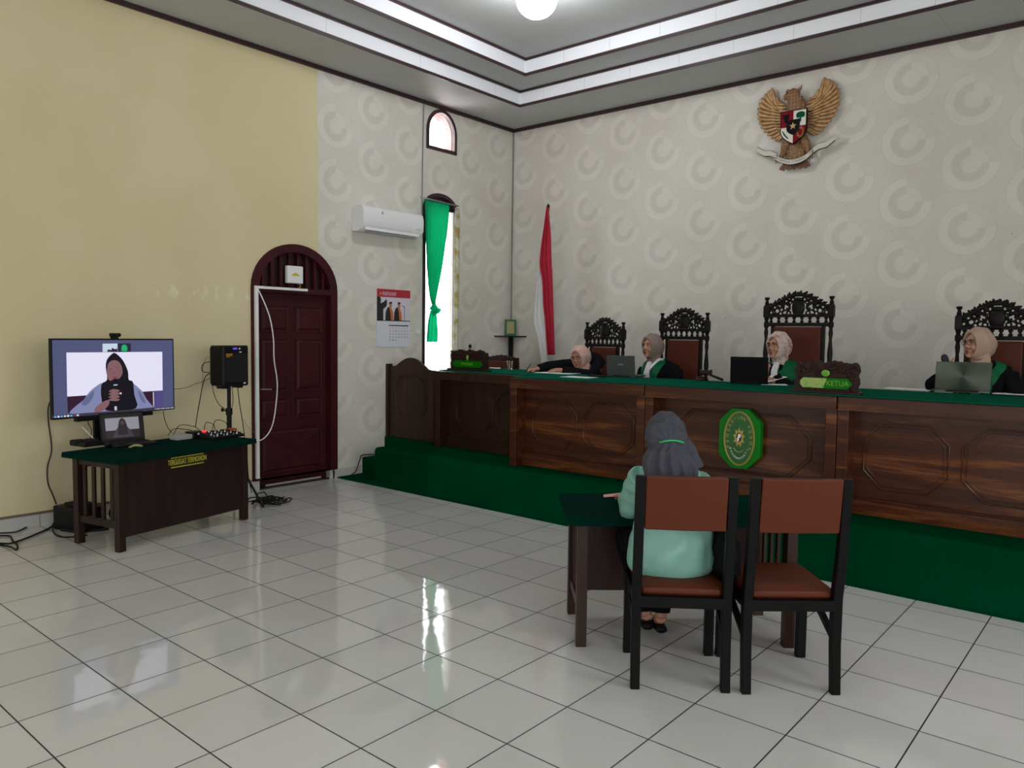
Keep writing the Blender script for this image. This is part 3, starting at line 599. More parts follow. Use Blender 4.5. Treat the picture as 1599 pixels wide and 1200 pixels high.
# green cloths
o = MB().bb(.90, 2.17, 4.43, 5.30, 1.203, 1.214).build('bench_cloth', m_cloth, bevel=.003); tag(o, 'green felt cloth on the left end section behind the PANITERA board', 'cloth')
mb = MB(); mb.bb(0, 4.795, .02, .93, 1.2035, 1.213); o = mb.build('bench_cloth', m_cloth, bevel=.003); o.location = BO; o.rotation_euler = (0, 0, BA)
tag(o, 'long green felt cloth covering the bench top in front of the three robed women', 'cloth')
# court emblem
g1 = mat('bright green board', (.0, .16, .006), .4, spec=.2); gg = mat('gold lettering', (.42, .30, .07), .4, .2)
em = thing('court_emblem', 'green octagonal court emblem board with gold oval on the bench front', 'emblem', bw(2.215, .10, .83), BA)
MB().prism([(x, -.03, z) for x, z in octagon(0, 0, .165, .232, .10)], (0, .06, 0)).build('board', g1, em, bevel=.004)
MB().prism([(.118*cos(2*pi*k/40), -.031, .205*sin(2*pi*k/40)) for k in range(40)], (0, -.002, 0)).build('oval_field', mat('deep green field', (.003, .10, .012), .4), em)
MB().tube([(.12*cos(2*pi*k/48), -.034, .207*sin(2*pi*k/48)) for k in range(48)], .004, 6, closed=True).tube([(.112*cos(2*pi*k/48), -.034, .198*sin(2*pi*k/48)) for k in range(48)], .0015, 6, closed=True).build('oval_rim', gg, em)
mb = MB()
mb.prism([(.056*(1 if k % 2 == 0 else .62)*sin(pi*k/9)*.9, -.034, .01+.078*(1 if k % 2 == 0 else .62)*cos(pi*k/9)) for k in range(18)], (0, -.004, 0)); mb.build('sun_ornament', gg, em)
MB().ell((0, -.038, .01), (.022, .003, .036)).build('ornament_centre', mat('dark brown enamel', (.03, .012, .01), .4), em); MB().ell((.004, -.041, .022), (.012, .002, .016)).ell((-.006, -.041, -.004), (.008, .002, .018)).build('ornament_figure', m_paper, em)
wtx = 'PENGADILAN AGAMA'
for k, ch in enumerate(wtx):
    if ch == ' ': continue
    a = R(205-230*k/(len(wtx)-1)); q = V((.093*cos(a), -.034, .165*sin(a)))
    nx = atan2(.165*cos(a), .093*sin(a)); text(ch, .034, Tr(*q) @ M4.Rotation(atan2(cos(a)/.093, sin(a)/.165), 4, 'Y') @ RX90, gg, em, 'letter', .001)
wtx = 'DHARMMAYUKTI'
for k, ch in enumerate(wtx):
    a = R(212+116*k/(len(wtx)-1)); q = V((.080*cos(a), -.034, .155*sin(a)))
    text(ch, .020, Tr(*q) @ M4.Rotation(atan2(-cos(a)/.08, -sin(a)/.155), 4, 'Y') @ RX90, m_paper, em, 'letter', .001)
MB().tube([(.05*cos(R(a)), -.035, -.03+.075*sin(R(a))) for a in range(215, 326, 8)], .003, 6).build('crescent_line', gg, em)
# carved name boards
def carved_board(name, label, loc, rz, w, h, word, mt, oval, wear=False):
    t = thing(name, label, 'name board', loc, rz); rnd = random.Random(w); top = []
    n = 70; q_ = w*40
    for k in range(n+1):
        x = -w/2+w*k/n; top.append((x, h*(.90+.05*abs(sin(q_*k/n*1.6))+.035*cos(q_*k/n*1.1)-.10*abs(2*k/n-1)**6)))
    side = [(w/2+.008*sin(j*2.2), h*(.8-.12*j)) for j in range(6)]
    P = [(-w/2, 0.015)]+[(-w/2-.008*sin(j*2.2), h*(.2+.12*j)) for j in range(6)]+top+side+[(w/2, .015)]
    MB().prism([(x, -.012, z) for x, z in P], (0, .03, 0)).build('carved_board', mt, t)
    mb = MB()
    for k in range(int(w*190)):
        x = rnd.uniform(-w*.47, w*.47); z = rnd.uniform(h*.12, h*.9); a = rnd.uniform(0, pi); r = rnd.uniform(.008, .016)
        mb.ell((x, -.013, z), (r*1.5, .008, r*.6), seg=8, rings=6, rot=Euler((0, a, 0)).to_matrix())
    for k in range(int(w*46)):
        x = rnd.uniform(-w*.46, w*.46); z = rnd.uniform(h*.5, h*.88); mb.torus((x, -.015, z), rnd.uniform(.01, .017), .004, 'Y', seg=9)
    mb.build('carved_leaves', mt, t, smooth=True)
    MB().bb(-w/2-.02, w/2+.02, -.05, .05, 0, .02).build('foot', mt, t, bevel=.004)
    pw, ph, pz = w*.42, h*.15, h*.31
    P = [(-pw, pz), (-pw+.02, pz-ph*.6), (-pw+.035, pz-ph), (pw-.035, pz-ph), (pw-.02, pz-ph*.6), (pw, pz), (pw-.02, pz+ph*.6), (pw-.035, pz+ph), (-pw+.035, pz+ph), (-pw+.02, pz+ph*.6)]
    pl = MB().prism([(x, -.026, z) for x, z in P], (0, -.006, 0)).build('name_plate', mat('glossy green plate', (.0, .14, .0), .4, spec=.15), t)
    if wear:
        q = [(-pw+.03, pz-ph*.95), (-.012, pz-ph*.95), (.012, pz+ph*.95), (-pw+.03, pz+ph*.95), (-pw+.012, pz+ph*.4), (-pw+.012, pz-ph*.4)]
        MB().prism([(x, -.032, z) for x, z in q], (0, -.002, 0)).build('worn_plate_area', m_worn, pl)
        text(word, h*.21, Tr(w*.19, -.034, pz) @ RX90, gg2, pl, 'lettering', .001, .95)
    else: text(word, h*.17, Tr(0, -.033, pz) @ RX90, gg2, pl, 'lettering', .001, .95)
    ow = .030 if oval else .024; oz = h*.60
    lg = MB().ell((0, -.028, oz), (ow if oval else .018, .006, ow*.8 if oval else .03)).build('round_logo', mat('light green badge', (.14, .40, .03), .4), t, smooth=True)
    MB().torus((.004, -.035, oz), .010, .002, 'Y', seg=14).build('logo_ring', gg2, lg)
    return t
gg2 = mat('yellow green lettering', (.16, .36, .01), .5)
m_worn = mat('peeling pale green', (.28, .42, .10), .5); g = NG(m_worn); o, _ = g.pos(); g.col(g.ramp(g.noise(o, 45, 4, .7), (.35, (.12, .35, .02)), (.55, (.36, .44, .14)), (.7, (.25, .22, .04))))
P0 = bw(0, .10); a = onp(1236, 606, P0, BY); b = onp(1347, 610, P0, BY); c = (a+b)/2; w_ = (b-a).length
carved_board('name_board', 'large carved brown name board with green KETUA plate at the centre of the bench', (c.x, c.y, 1.212), BA, w_-.05, .245, 'KETUA', m_carve2, True, True)
a = ony(704, 576, 4.55); b = ony(762, 577, 4.55); c = (a+b)/2; w_ = (b-a).length
carved_board('name_board', 'smaller carved dark name board with green PANITERA plate near the tall window', (c.x, 4.55, 1.213), R(0), w_-.02, .235, 'PANITERA', m_carve2, False)
# ------------------------------------------------------------------ high carved chairs
def high_chair(label, x, w, peak, loc_y=5.75, group=None):
    """peak: world height of the crest tip"""
    t = thing('carved_chair', label, 'chair', (x, loc_y, .40), 0, group); H = peak-.40; hw = w/2
    zb = H-.235; zr = zb-.05; zr2 = zr-.035; pt = H-.045
    for s in (-1, 1):
        px = s*(hw-.02); prof = [(.018, 0), (.022, .05), (.022, zr2-.45), (.014, zr2-.42), (.024, zr2-.25), (.013, zr2-.12), (.020, zr2-.06), (.014, zr2-.02), (.024, zr2), (.024, zr), (.015, zr+.012), (.022, zb-.01), (.024, zb), (.026, zb+.005), (.026, pt-.075), (.016, pt-.07), (.02, pt-.06), (.012, pt-.03), (.022, pt-.018), (.024, pt-.004), (.018, pt)]
        MB().lathe(prof, (px, 0, 0), 12).build('post', m_carve, t, smooth=35)
        MB().bb(px-.026, px+.026, -.026, .026, zb, pt-.085).build('post_block', m_carve, t, bevel=.005)
        MB().bb(s*(hw-.085)-.014, s*(hw-.085)+.014, -.018, .018, .42, zr2).build('inner_stile', m_carve, t)
        MB().lathe([(.022, 0), (.026, .1), (.018, .25), (.028, .36), (.028, .42)], (s*(hw-.04), -.46, 0), 10).build('leg', m_carve, t, smooth=35)
        mb = MB(); mb.tube(cr([(s*(hw-.03), -.0, .66), (s*(hw-.02), -.2, .67), (s*(hw-.03), -.40, .655), (s*(hw-.035), -.46, .635)], 4), .022, 8); mb.lathe([(.014, .42), (.022, .5), (.013, .58), (.02, .64)], (s*(hw-.04), -.44, 0), 10); mb.build('armrest', m_carve, t, smooth=35)
    for (ya_, yb_, e_) in ((zr2, zr, .02), (zb, zb+.018, .02), (.44, .48, .09)): MB().bb(-hw+e_, hw-e_, -.018, .018, ya_, yb_).build('back_rail', m_carve, t, bevel=.003)
    n = 8
    for k in range(n):
        xx = -hw+.065+(w-.13)*k/(n-1); MB().lathe([(.014, zr), (.019, zr+.010), (.010, zr+.022), (.010, zr+.028), (.020, zr+.042), (.016, zb)], (xx, 0, 0), 8).build('spindle', m_carve, t, smooth=True)
    MB().bb(-hw+.10, hw-.10, -.028, .012, .48, zr2-.004).build('backrest', m_leather2, t, bevel=.012)
    MB().bb(-hw+.02, hw-.02, -.48, .0, .42, .50).build('seat', m_leather2, t, bevel=.02)
    MB().bb(-hw+.01, hw-.01, -.49, .015, .37, .425).build('seat_frame', m_carve, t, bevel=.004)
    # crest: scrolls and leaves under an arched top line with gaps between
    mb = MB(); tp = [(.93, .085), (.76, .105), (.60, .135), (.42, .168), (.22, .198), (0, .205)]
    top = cr([(-hw*a, 0, zb+b) for a, b in tp]+[(hw*a, 0, zb+b) for a, b in tp[-2::-1]], 4)
    mb.tube(top, [.014]*len(top), 8, up=(0, 1, 0), flat=1.1)
    rnd = random.Random(int(x*10))
    for i, p in enumerate(top[1:-1]):
        q = p+V((0, 0, .006+.010*(i % 3))); an = (p.x/hw)*.9+rnd.uniform(-.7, .7); mb.ell(q, (.011, .012, .019), seg=8, rings=6, rot=Euler((0, an, 0)).to_matrix())
    mb.ell((0, 0, H-.02), (.035, .016, .022), seg=10, rings=8)
    mb.ell((0, -.004, zb+.09), (.062, .022, .085)); mb.torus((0, -.016, zb+.10), .034, .006, 'Y', sz=1.25); mb.ell((0, -.01, zb+.165), (.045, .016, .02)); mb.ell((0, -.01, zb+.02), (.06, .018, .02))
    for s in (-1, 1):
        for (fx, fz, r, k) in ((.70, .095, .020, .010), (.86, .075, .016, .010), (.56, .135, .014, .010), (.36, .150, .018, .011), (.17, .165, .02, .012), (.36, .095, .030, .009), (.62, .060, .024, .008), (.52, .035, .018, .008), (.80, .045, .018, .008), (.28, .040, .018, .008), (.24, .14, .016, .007), (.46, .10, .014, .007)):
            mb.torus((s*hw*fx, 0, zb+fz), r, k, 'Y', seg=14)
        for (fx, fz, a, L) in ((.5, .13, .9, .05), (.64, .11, 1.0, .05), (.3, .16, .7, .05), (.78, .085, 1.2, .05), (.62, .02, 1.5, .07), (.3, .015, 1.5, .07), (.9, .05, .1, .05), (.25, .1, .1, .06), (.44, .13, .2, .05), (.78, .02, 1.4, .06), (.30, .07, .6, .05), (.44, .06, -.7, .04), (.56, .09, .9, .045), (.70, .03, 1.3, .05), (.40, .022, 1.5, .05), (.86, .03, .3, .03), (.34, .125, .5, .04), (.72, .07, 1.1, .03), (.50, .115, .2, .022), (.2, .02, 1.2, .03)):
            mb.ell((s*hw*fx, -.004, zb+fz), (.012, .013, L*.55), seg=8, rings=6, rot=Euler((0, s*a, 0)).to_matrix())
    mb.build('crest', m_carve, t, smooth=True)
    return t
CY = 5.75
for (pxl, pyl, pxr, pyr, ppx, ppy, lab) in (
    (915, 505, 976, 507, 945, 497, 'carved high-back chair behind the writing woman in the pink headscarf, smallest of the four'),
    (1032, 487, 1108, 487, 1070, 482, 'carved high-back chair right of the woman in the taupe headscarf, beside the gavel'),
    (1195, 465, 1303, 462, 1248, 456, 'tallest carved high-back chair behind the woman in the floral headscarf'),
    (1494, 480, 1626, 482, 1559, 469, 'carved high-back chair behind the woman in the beige headscarf at the right edge')):
    a = ony(pxl, pyl, CY); b = ony(pxr, pyr, CY); pk = ony(ppx, ppy, CY); high_chair(lab, (a.x+b.x)/2, (b.x-a.x), pk.z)
# low carved chair at left
t = thing('low_carved_chair', 'empty low chair with scalloped carved brown back beside the drinking glass', 'chair', (1.12, 5.60, .40), R(8))
a = ony(760, 560, 5.6); b = ony(807, 560, 5.6); hw = (b.x-a.x)/2; t.location.x = (a.x+b.x)/2; zt = ony(785, 555, 5.6).z-.40
P = [(-hw, .45)]+[(-hw-.006*sin(j*2.4), .5+(zt-.56)*j/5) for j in range(6)]+[(-hw+2*hw*k/24, zt-.03*abs(cos(pi*k/24))**2+.008*sin(k*2.2)) for k in range(25)]+[(hw+.006*sin(j*2.4), zt-.06-(zt-.56)*j/5) for j in range(6)]+[(hw, .45)]
MB().prism([(x, -.02, z) for x, z in P], (0, .04, 0)).build('backrest', m_carve2, t, bevel=.003)
MB().bb(-hw+.05, hw-.05, -.035, -.015, .5, zt-.07).build('back_pad', m_leather2, t, bevel=.01)
MB().bb(-hw, hw, -.46, .02, .40, .48).build('seat', m_leather2, t, bevel=.02)
for sx in (-1, 1):
    for yy in (-.43, 0): MB().bb(sx*(hw-.03)-.02, sx*(hw-.03)+.02, yy-.02, yy+.02, 0, .42).build('leg', m_carve2, t)
# ------------------------------------------------------------------ flag
t = thing('flag_pole', 'black flag pole with spear tip carrying the red and white flag', 'flag pole', (ony(856, 330, 6.32).x, 6.32, .40))
ztip = ony(855, 318, 6.32).z-.40
MB().cyl((0, 0, 0), (0, 0, ztip-.09), .013).build('pole', m_blackp, t, smooth=35)
MB().lathe([(.013, ztip-.09), (.02, ztip-.08), (.012, ztip-.06), (.024, ztip-.04), (.003, ztip)], (0, 0, 0), 12).build('finial', m_blackp, t, smooth=True)
MB().lathe([(.16, 0), (.15, .03), (.05, .05), (.03, .12)], (0, 0, 0), 20).build('base', m_blackp, t, smooth=35)
fl = thing('flag', 'red and white flag hanging in folds from the black pole', 'flag', (t.location.x, 6.28, 2.0))
m_flr = mat('red flag cloth', (.40, .006, .028), .75); m_flw = mat('white flag cloth', (.62, .62, .62), .8)
def flagpart(name, mt, rows, yb, amp, freq, ph):
    P = cr([(onx_[0], onx_[1], z) for onx_, z in rows], 6); rs = []; n = 40
    for i, v in enumerate(P):
        xl, xr, z = v.x, v.y, v.z; w = xr-xl
        rs.append([V((xl+w*k/(n-1), yb+amp*min(1, w/.12)*sin(freq*2*pi*k/(n-1)+ph+z*.6)-(0 if k not in (0, n-1) else .0), z+.012*sin(freq*2*pi*k/(n-1))*(1 if i == len(P)-1 else 0))) for k in range(n)])
    rr = [r+[p+V((0, .004, 0)) for p in reversed(r)] for r in rs]
    ob = MB().rings(rr).build(name, mt, None, smooth=True); ob.data.transform(M4.Translation(-fl.location)); ob.parent = fl
def frow(xl, xr, y): a, b = ony(xl, y, 6.28), ony(xr, y, 6.28); return ((a.x, b.x), a.z)
flagpart('red_band', m_flr, [frow(854.5, 857.2, 324), frow(849.5, 859.5, 360), frow(842.5, 861, 410), frow(847, 862.5, 438), frow(848.5, 863.5, 475), frow(851.5, 864.5, 500), frow(853.5, 865.5, 530), frow(855.5, 866.5, 553)], 6.262, .022, 3, 0)
flagpart('white_band', m_flw, [frow(842.5, 845, 413), frow(838.5, 849, 440), frow(835, 851, 470), frow(832.5, 854, 502), frow(838, 856, 525), frow(842, 856, 548), frow(845, 855, 566), frow(846, 852, 585)], 6.285, .02, 3, 1.2)
# ================================================================== TABLES of the same model
def slat_table(name, label, loc, rz, L, D, mt, cloth, front_y, hz=.69):
    t = thing(name, label, 'table', loc, rz)
    for x in (0, L-.055):
        for y in (0, D-.055): MB().bb(x, x+.055, y, y+.055, 0, hz-.03).build('leg', mt, t, bevel=.003)
    for x in (.012, L-.043):
        MB().bb(x, x+.03, .055, D-.055, .165, .215).build('side_rail', mt, t, bevel=.002)
        MB().bb(x, x+.03, .055, D-.055, hz-.09, hz-.03).build('side_rail', mt, t, bevel=.002)
        for k in range(4): y = .055+(D-.11)*(k+.5)/4; MB().bb(x+.008, x+.024, y-.017, y+.017, .2, hz-.08).build('side_slat', mt, t)
    MB().bb(.05, L-.05, front_y, front_y+.02, .10 if front_y < D/2 else .14, hz-.03).build('front_panel', mt, t, bevel=.003)
    if front_y < D/2: MB().bb(.04, L-.04, D-.045, D-.02, hz-.12, hz-.03).build('back_rail', mt, t)
    MB().bb(-.045, L+.045, -.045, D+.045, hz-.032, hz-.018).build('table_top', mt, t)
    mb = MB(); mb.bb(-.05, L+.05, -.05, D+.05, hz-.02, hz); mb.build('green_cover', cloth, t, bevel=.004); MB().bb(-.052, L+.052, -.052, D+.052, hz-.04, hz-.018).build('cover_edge', cloth, t, bevel=.004)
    return t
TA = R(102.3)-pi/2; TO = V((1.262, .902, 0))           # table local x -> along (-.213,.977)
TL = slat_table('side_table', 'dark table with green cover and TERGUGAT TERMOHON label under the television', TO, R(102.3), 1.20, .53, m_dark, m_cloth2, .01)
m_yl = mat('yellow lettering', (.55, .52, .02), .5)
lb = MB().bb(.44, .745, .002, .008, .548, .632).build('name_strip', mat('black strip', (.03, .03, .01), .5), TL)
text('TERGUGAT TERMOHON', .058, Tr(.5925, .001, .59) @ RX90, m_yl, lb, 'lettering', .001, .56)
MB().bb(.442, .743, -.0005, .002, .550, .556).bb(.442, .743, -.0005, .002, .624, .630).build('strip_border', m_yl, lb)
WT = slat_table('witness_table', 'dark red table with green cover in front of the seated witness', V((4.675, 1.745, 0)), R(41.3), 1.135, .52, m_dark2, m_cloth2, .475, .685)
# ------------------------------------------------------------------ two witness chairs
def wchair(label, bl, ang):
    t = thing('witness_chair', label, 'chair', (bl[0], bl[1], 0), R(ang)); W, D = .405, .405      # local x right, y forward; rear left leg at origin
    for x in (0, W):
        P = [(x, .0, 0), (x, .018, .22), (x, .02, .44), (x, -.01, .62), (x, -.045, .99)]; rs = []
        for (px, py, pz), hd in zip(P, (.018, .021, .024, .022, .016)): rs.append([V((px-.021, py-hd, pz)), V((px+.021, py-hd, pz)), V((px+.021, py+hd, pz)), V((px-.021, py+hd, pz))])
        MB().rings(rs).build('rear_post', m_black, t, 30, bevel=.004)
        MB().bb(x-.022, x+.022, D-.02, D+.025, 0, .42).build('front_leg', m_black, t, bevel=.004)
        s = MB(); s.tube([(x, .02, .24), (x, D-.0, .42)], .018, 4); s.build('side_brace', m_black, t)
        MB().bb(x-.016, x+.016, .02, D, .385, .425).build('side_rail', m_black, t)
    MB().bb(0, W, -.005, .035, .38, .43).build('rear_rail', m_black, t); MB().bb(0, W, D-.015, D+.02, .38, .43).build('front_rail', m_black, t)
    mb = MB(); r = .03
    def rr(z, d): 
        x0, x1, y0, y1 = .012-d, W-.012+d, .03-d, D+.03+d; return [V((x, y, z)) for x, y in ((x0+.03, y0), (x1-.03, y0), (x1, y0+.03), (x1, y1-.03), (x1-.03, y1), (x0+.03, y1), (x0, y1-.03), (x0, y0+.03))]
    mb.rings([rr(.425, 0), rr(.44, .012), rr(.462, .01), rr(.475, -.01), rr(.482, -.05)]); mb.build('seat', m_leather, t, 50, bevel=.004)
    rs = []
    for k in range(9):
        z = .745+.245*k/8; y = -.018-.03*(z-.74)/.25
        x0, x1 = .024, W-.024; th = .02
        rs.append([V((x0, y-th, z)), V((W/2, y-th-.008, z)), V((x1, y-th, z)), V((x1, y+th, z)), V((W/2, y+th-.006, z)), V((x0, y+th, z))])
    MB().rings(rs).build('backrest', m_leather, t, bevel=.006)
    return t
wchair('black framed chair with brown leatherette back on which the woman in mint sits', (5.144, 1.551), 36.5)
wchair('empty black framed chair with brown leatherette seat right of the seated woman', (5.545, 1.843), 41)
# ------------------------------------------------------------------ television
AT = R(101); TP = V((.47, 1.18, 0)); TN = V((-sin(AT), cos(AT), 0)); TXv = V((cos(AT), sin(AT), 0))
def tvp(px, py): q = onp(px, py, TP, TN); return ((q-TP).dot(TXv), q.z)
_c = [tvp(78, 528), tvp(271, 530), tvp(273, 640), tvp(82, 656)]; TZ = sum(c[1] for c in _c)/4; TU = sum(c[0] for c in _c)/4
TWd = (_c[1][0]+_c[2][0]-_c[0][0]-_c[3][0])/2; THt = (_c[0][1]+_c[1][1]-_c[2][1]-_c[3][1])/2; NU = tvp(160, 670)[0]-TU; BB0, BB1 = tvp(118, 650)[0]-TU, tvp(238, 650)[0]-TU
tv = thing('television', 'large flat television on a stand showing a woman in a black headscarf with a microphone', 'television', (TP+TXv*TU+V((0, 0, .69))), AT)
def L2(u, z): return (u-TU, z-.69)
MB().bb(-TWd/2, TWd/2, .0, .03, TZ-.69-THt/2, TZ-.69+THt/2).build('bezel', m_blackp, tv, bevel=.004)
MB().bb(-.3, .3, .03, .07, .35, .75).build('rear_housing', m_blackm, tv, bevel=.02)
MB().bb(NU-.045, NU+.045, .032, .055, .01, .45).build('stand_neck', m_blackp, tv); MB().bb(NU-.10, NU+.3, .01, .20, 0, .012).build('stand_base', m_blackp, tv, bevel=.004)
mb = MB(); mb.bb(BB0, BB1, -.012, .03, TZ-.69-THt/2-.03, TZ-.69-THt/2+.008); mb.build('lower_bar', m_blackp, tv, bevel=.006)
def em_(name, c, s=1.0): return mat(name, tuple(k*.05 for k in c), .35, emit=c, es=s)
k_ = .80
sm = {n: em_('screen '+n, tuple(x*k_ for x in c)) for n, c in dict(grey=(.085, .095, .20), white=(.84, .82, 1.0), dark=(.035, .012, .03), black=(.008, .006, .012), face=(.24, .12, .13), face2=(.20, .09, .11), blouse=(.23, .25, .44), blouse2=(.13, .15, .30), blue=(.09, .07, .25), bar=(.05, .04, .07), green=(.02, .45, .18), cyan=(.1, .5, .8), thumb=(.6, .72, .85), silver=(.6, .6, .7), lip=(.22, .05, .08), navy=(.02, .02, .05)).items()}
SC = MB().bb(-TWd/2+.013, TWd/2-.013, -.0015, .002, TZ-.69-THt/2+.022, TZ-.69+THt/2-.012).build('screen', sm['grey'], tv)
def scr(name, mt, pts, lay, sm_=0):    # pts in px of the detail view (x/6+60, y/6+510)
    P = []
    for x, y in pts: u, z = tvp(60+x/6, 510+y/6); u, z = L2(u, z); P.append((u, -.002-lay*.0004, z))
    if sm_: P = [tuple(v) for v in cr(P, sm_, True)]
    return MB().prism(P, (0, -.0004, 0)).build(name, mt, SC)
scr('video_wall', sm['white'], [(260, 245), (1158, 238), (1162, 600), (268, 658)], 1)
scr('video_panel', sm['dark'], [(268, 658), (1162, 600), (1164, 745), (274, 812)], 1)
scr('video_chair', sm['blue'], [(1088, 608), (1160, 600), (1163, 742), (1090, 750)], 2); scr('video_chair_edge', sm['silver'], [(1070, 615), (1080, 613), (1084, 745), (1074, 746)], 2)
scr('blouse', sm['blouse'], [(290, 812), (350, 745), (420, 690), (470, 620), (540, 560), (620, 525), (850, 520), (900, 545), (970, 610), (1010, 680), (1065, 745), (1070, 757), (620, 800), (400, 815)], 3, 3)
scr('blouse_fold', sm['blouse2'], [(400, 720), (470, 640), (520, 600), (500, 680), (440, 740)], 4, 3); scr('blouse_fold', sm['blouse2'], [(930, 600), (975, 650), (1000, 720), (960, 690)], 4, 3)
scr('headscarf', sm['black'], [(588, 545), (640, 500), (628, 380), (640, 310), (690, 255), (725, 255), (790, 320), (835, 420), (843, 500), (882, 520), (895, 640), (910, 768), (640, 790), (590, 690)], 5, 3)
scr('face', sm['face'], [(640, 400), (650, 350), (690, 318), (740, 325), (775, 370), (785, 430), (770, 470), (735, 505), (690, 515), (655, 500), (638, 450)], 6, 4)
for x0, x1, y0, y1 in ((650, 690, 392, 404), (715, 760, 378, 390), (675, 725, 430, 445), (680, 740, 468, 482)): scr('facial_feature', sm['face2'] if y0 < 460 else sm['lip'], [(x0, y1), ((x0+x1)/2, y0), (x1, y1-4), ((x0+x1)/2, y1+4)], 7, 3)
scr('neck_shadow', sm['black'], [(665, 515), (760, 490), (800, 540), (700, 560)], 7, 3)
scr('microphone', sm['black'], [(690, 500), (715, 486), (742, 500), (745, 540), (735, 570), (735, 740), (705, 745), (702, 570), (690, 540)], 8)
scr('microphone_ring', sm['silver'], [(700, 545), (738, 542), (737, 552), (700, 555)], 9); scr('microphone_end', sm['silver'], [(708, 750), (730, 748), (732, 785), (710, 787)], 9)
scr('forearm', sm['face'], [(520, 800), (545, 745), (640, 690), (660, 725), (600, 790)], 9, 3)
for k in range(4): y = 596+k*27; scr('finger', sm['face'], [(655-k*2, y+14), (690, y-8+k), (740+k*4, y-4+k*2), (756, y+8), (740, y+20), (690, y+22)], 10+k, 3)
scr('ring', sm['silver'], [(755, 622), (770, 618), (774, 632), (760, 637)], 15, 3)
scr('call_thumbnail', sm['thumb'], [(598, 162), (738, 160), (739, 238), (600, 240)], 2); scr('thumbnail_figures', sm['dark'], [(640, 238), (650, 215), (680, 222), (690, 200), (715, 215), (735, 205), (738, 238)], 3)
scr('call_thumbnail', sm['navy'], [(742, 160), (864, 158), (865, 237), (743, 238)], 2); scr('green_avatar', sm['green'], [(775, 205), (782, 180), (803, 170), (825, 183), (831, 210), (825, 230), (780, 230)], 3, 3)
scr('taskbar', sm['bar'], [(120, 835), (1272, 748), (1272, 772), (122, 862)], 16)
for k, cc in enumerate(('cyan', 'white', 'cyan', 'thumb', 'white', 'cyan', 'lip', 'thumb')): x = 142+k*30; y = 850-(x-120)*.0755; scr('taskbar_icon', sm[cc], [(x, y-8), (x+20, y-9), (x+20, y+7), (x, y+8)], 17)
for k in range(12): x = 1085+k*15; y = 847-(x-120)*.0755; scr('taskbar_text', sm['silver'], [(x, y-5), (x+(9 if k % 3 else 5), y-5.5), (x+(9 if k % 3 else 5), y+4), (x, y+5)], 17)
q = tvp(180, 524); wc = thing('webcam', 'small black webcam clipped on top of the television', 'webcam', TP+TXv*q[0]+V((0, 0, TZ+THt/2)), AT)
MB().bb(-.045, .045, -.015, .02, .014, .045).build('camera_body', m_blackp, wc, bevel=.01); MB().cyl((0, -.022, .03), (0, -.012, .03), .011).build('lens', m_glass, wc); MB().bb(-.02, .02, -.01, .035, -.004, .016).build('clip', m_blackm, wc)
# ------------------------------------------------------------------ laptop builder (hinge line at rear of lid; user side = +y, lid back faces -y)
def laptop(label, loc, rz, w, hgt, lidmat, ang=100, base=.235, logo=None, user_side=1, img=False, basemat=None):
    t = thing('laptop', label, 'laptop', loc, rz); bm_ = basemat or lidmat
    b = MB().bb(-w/2, w/2, 0, base, 0, .018).build('keyboard_base', bm_, t, bevel=.003)
    MB().bb(-w*.42, w*.42, .03, base*.55, .0175, .0195).build('keys', m_blackm, b)
    lid = MB().bb(-w/2, w/2, -.006, .002, 0, hgt).build('lid', lidmat, t, bevel=.003); lid.location = (0, 0, .016); lid.rotation_euler = (R(ang-90), 0, 0)
    MB().bb(-w/2+.012, w/2-.012, .002, .0035, .018, hgt-.012).build('screen', mat('dark display', (.02, .02, .025), .2), lid)
    MB().cyl((-w*.3, 0, .012), (w*.3, 0, .012), .007, seg=8).build('hinge', m_blackm, t)
    if logo: text(logo, .024, Tr(0, -.0065, hgt*.55) @ RX90, m_metal, lid, 'lid_logo', .0004)
    return t, lid
def place_lap(pl, pr, ptl, label, lidmat, logo=None, basemat=None):
    a, b = onz(*pl, 1.215), onz(*pr, 1.215); rz = atan2(b.y-a.y, b.x-a.x); c = (a+b)/2; w = (b-a).length
    n = V((-sin(rz), cos(rz), 0)); top = onp(*ptl, c+n*(-.02), n); return laptop(label, c, rz, w, top.z-1.215-.012, lidmat, 97, logo=logo, basemat=basemat)
m_lg = mat('dark grey laptop lid', (.055, .062, .062), .45, .3); m_lk = mat('black laptop lid', (.003, .003, .004), .6, spec=.1)
m_ls = mat('brushed grey green metal lid', (.10, .112, .09), .36, .8); g = NG(m_ls); o, _ = g.pos(True)
place_lap((948, 588), (992, 590), (970, 556), 'dark grey laptop open beside the woman in the taupe headscarf', m_lg, 'ASUS')
place_lap((1140, 599), (1199, 601), (1166, 558), 'black laptop open in front of the woman in the floral headscarf', m_lk)
ls, lid = place_lap((1459, 612), (1546, 615), (1500, 566), 'silver laptop with brushed metal lid in front of the woman in glasses at right', m_ls)
g = NG(m_ls); tcn = g.n('ShaderNodeTangent', direction_type='RADIAL', axis='Y'); g.b.inputs['Anisotropic'].default_value = .8; g.l(tcn.outputs[0], g.b.inputs['Tangent'])
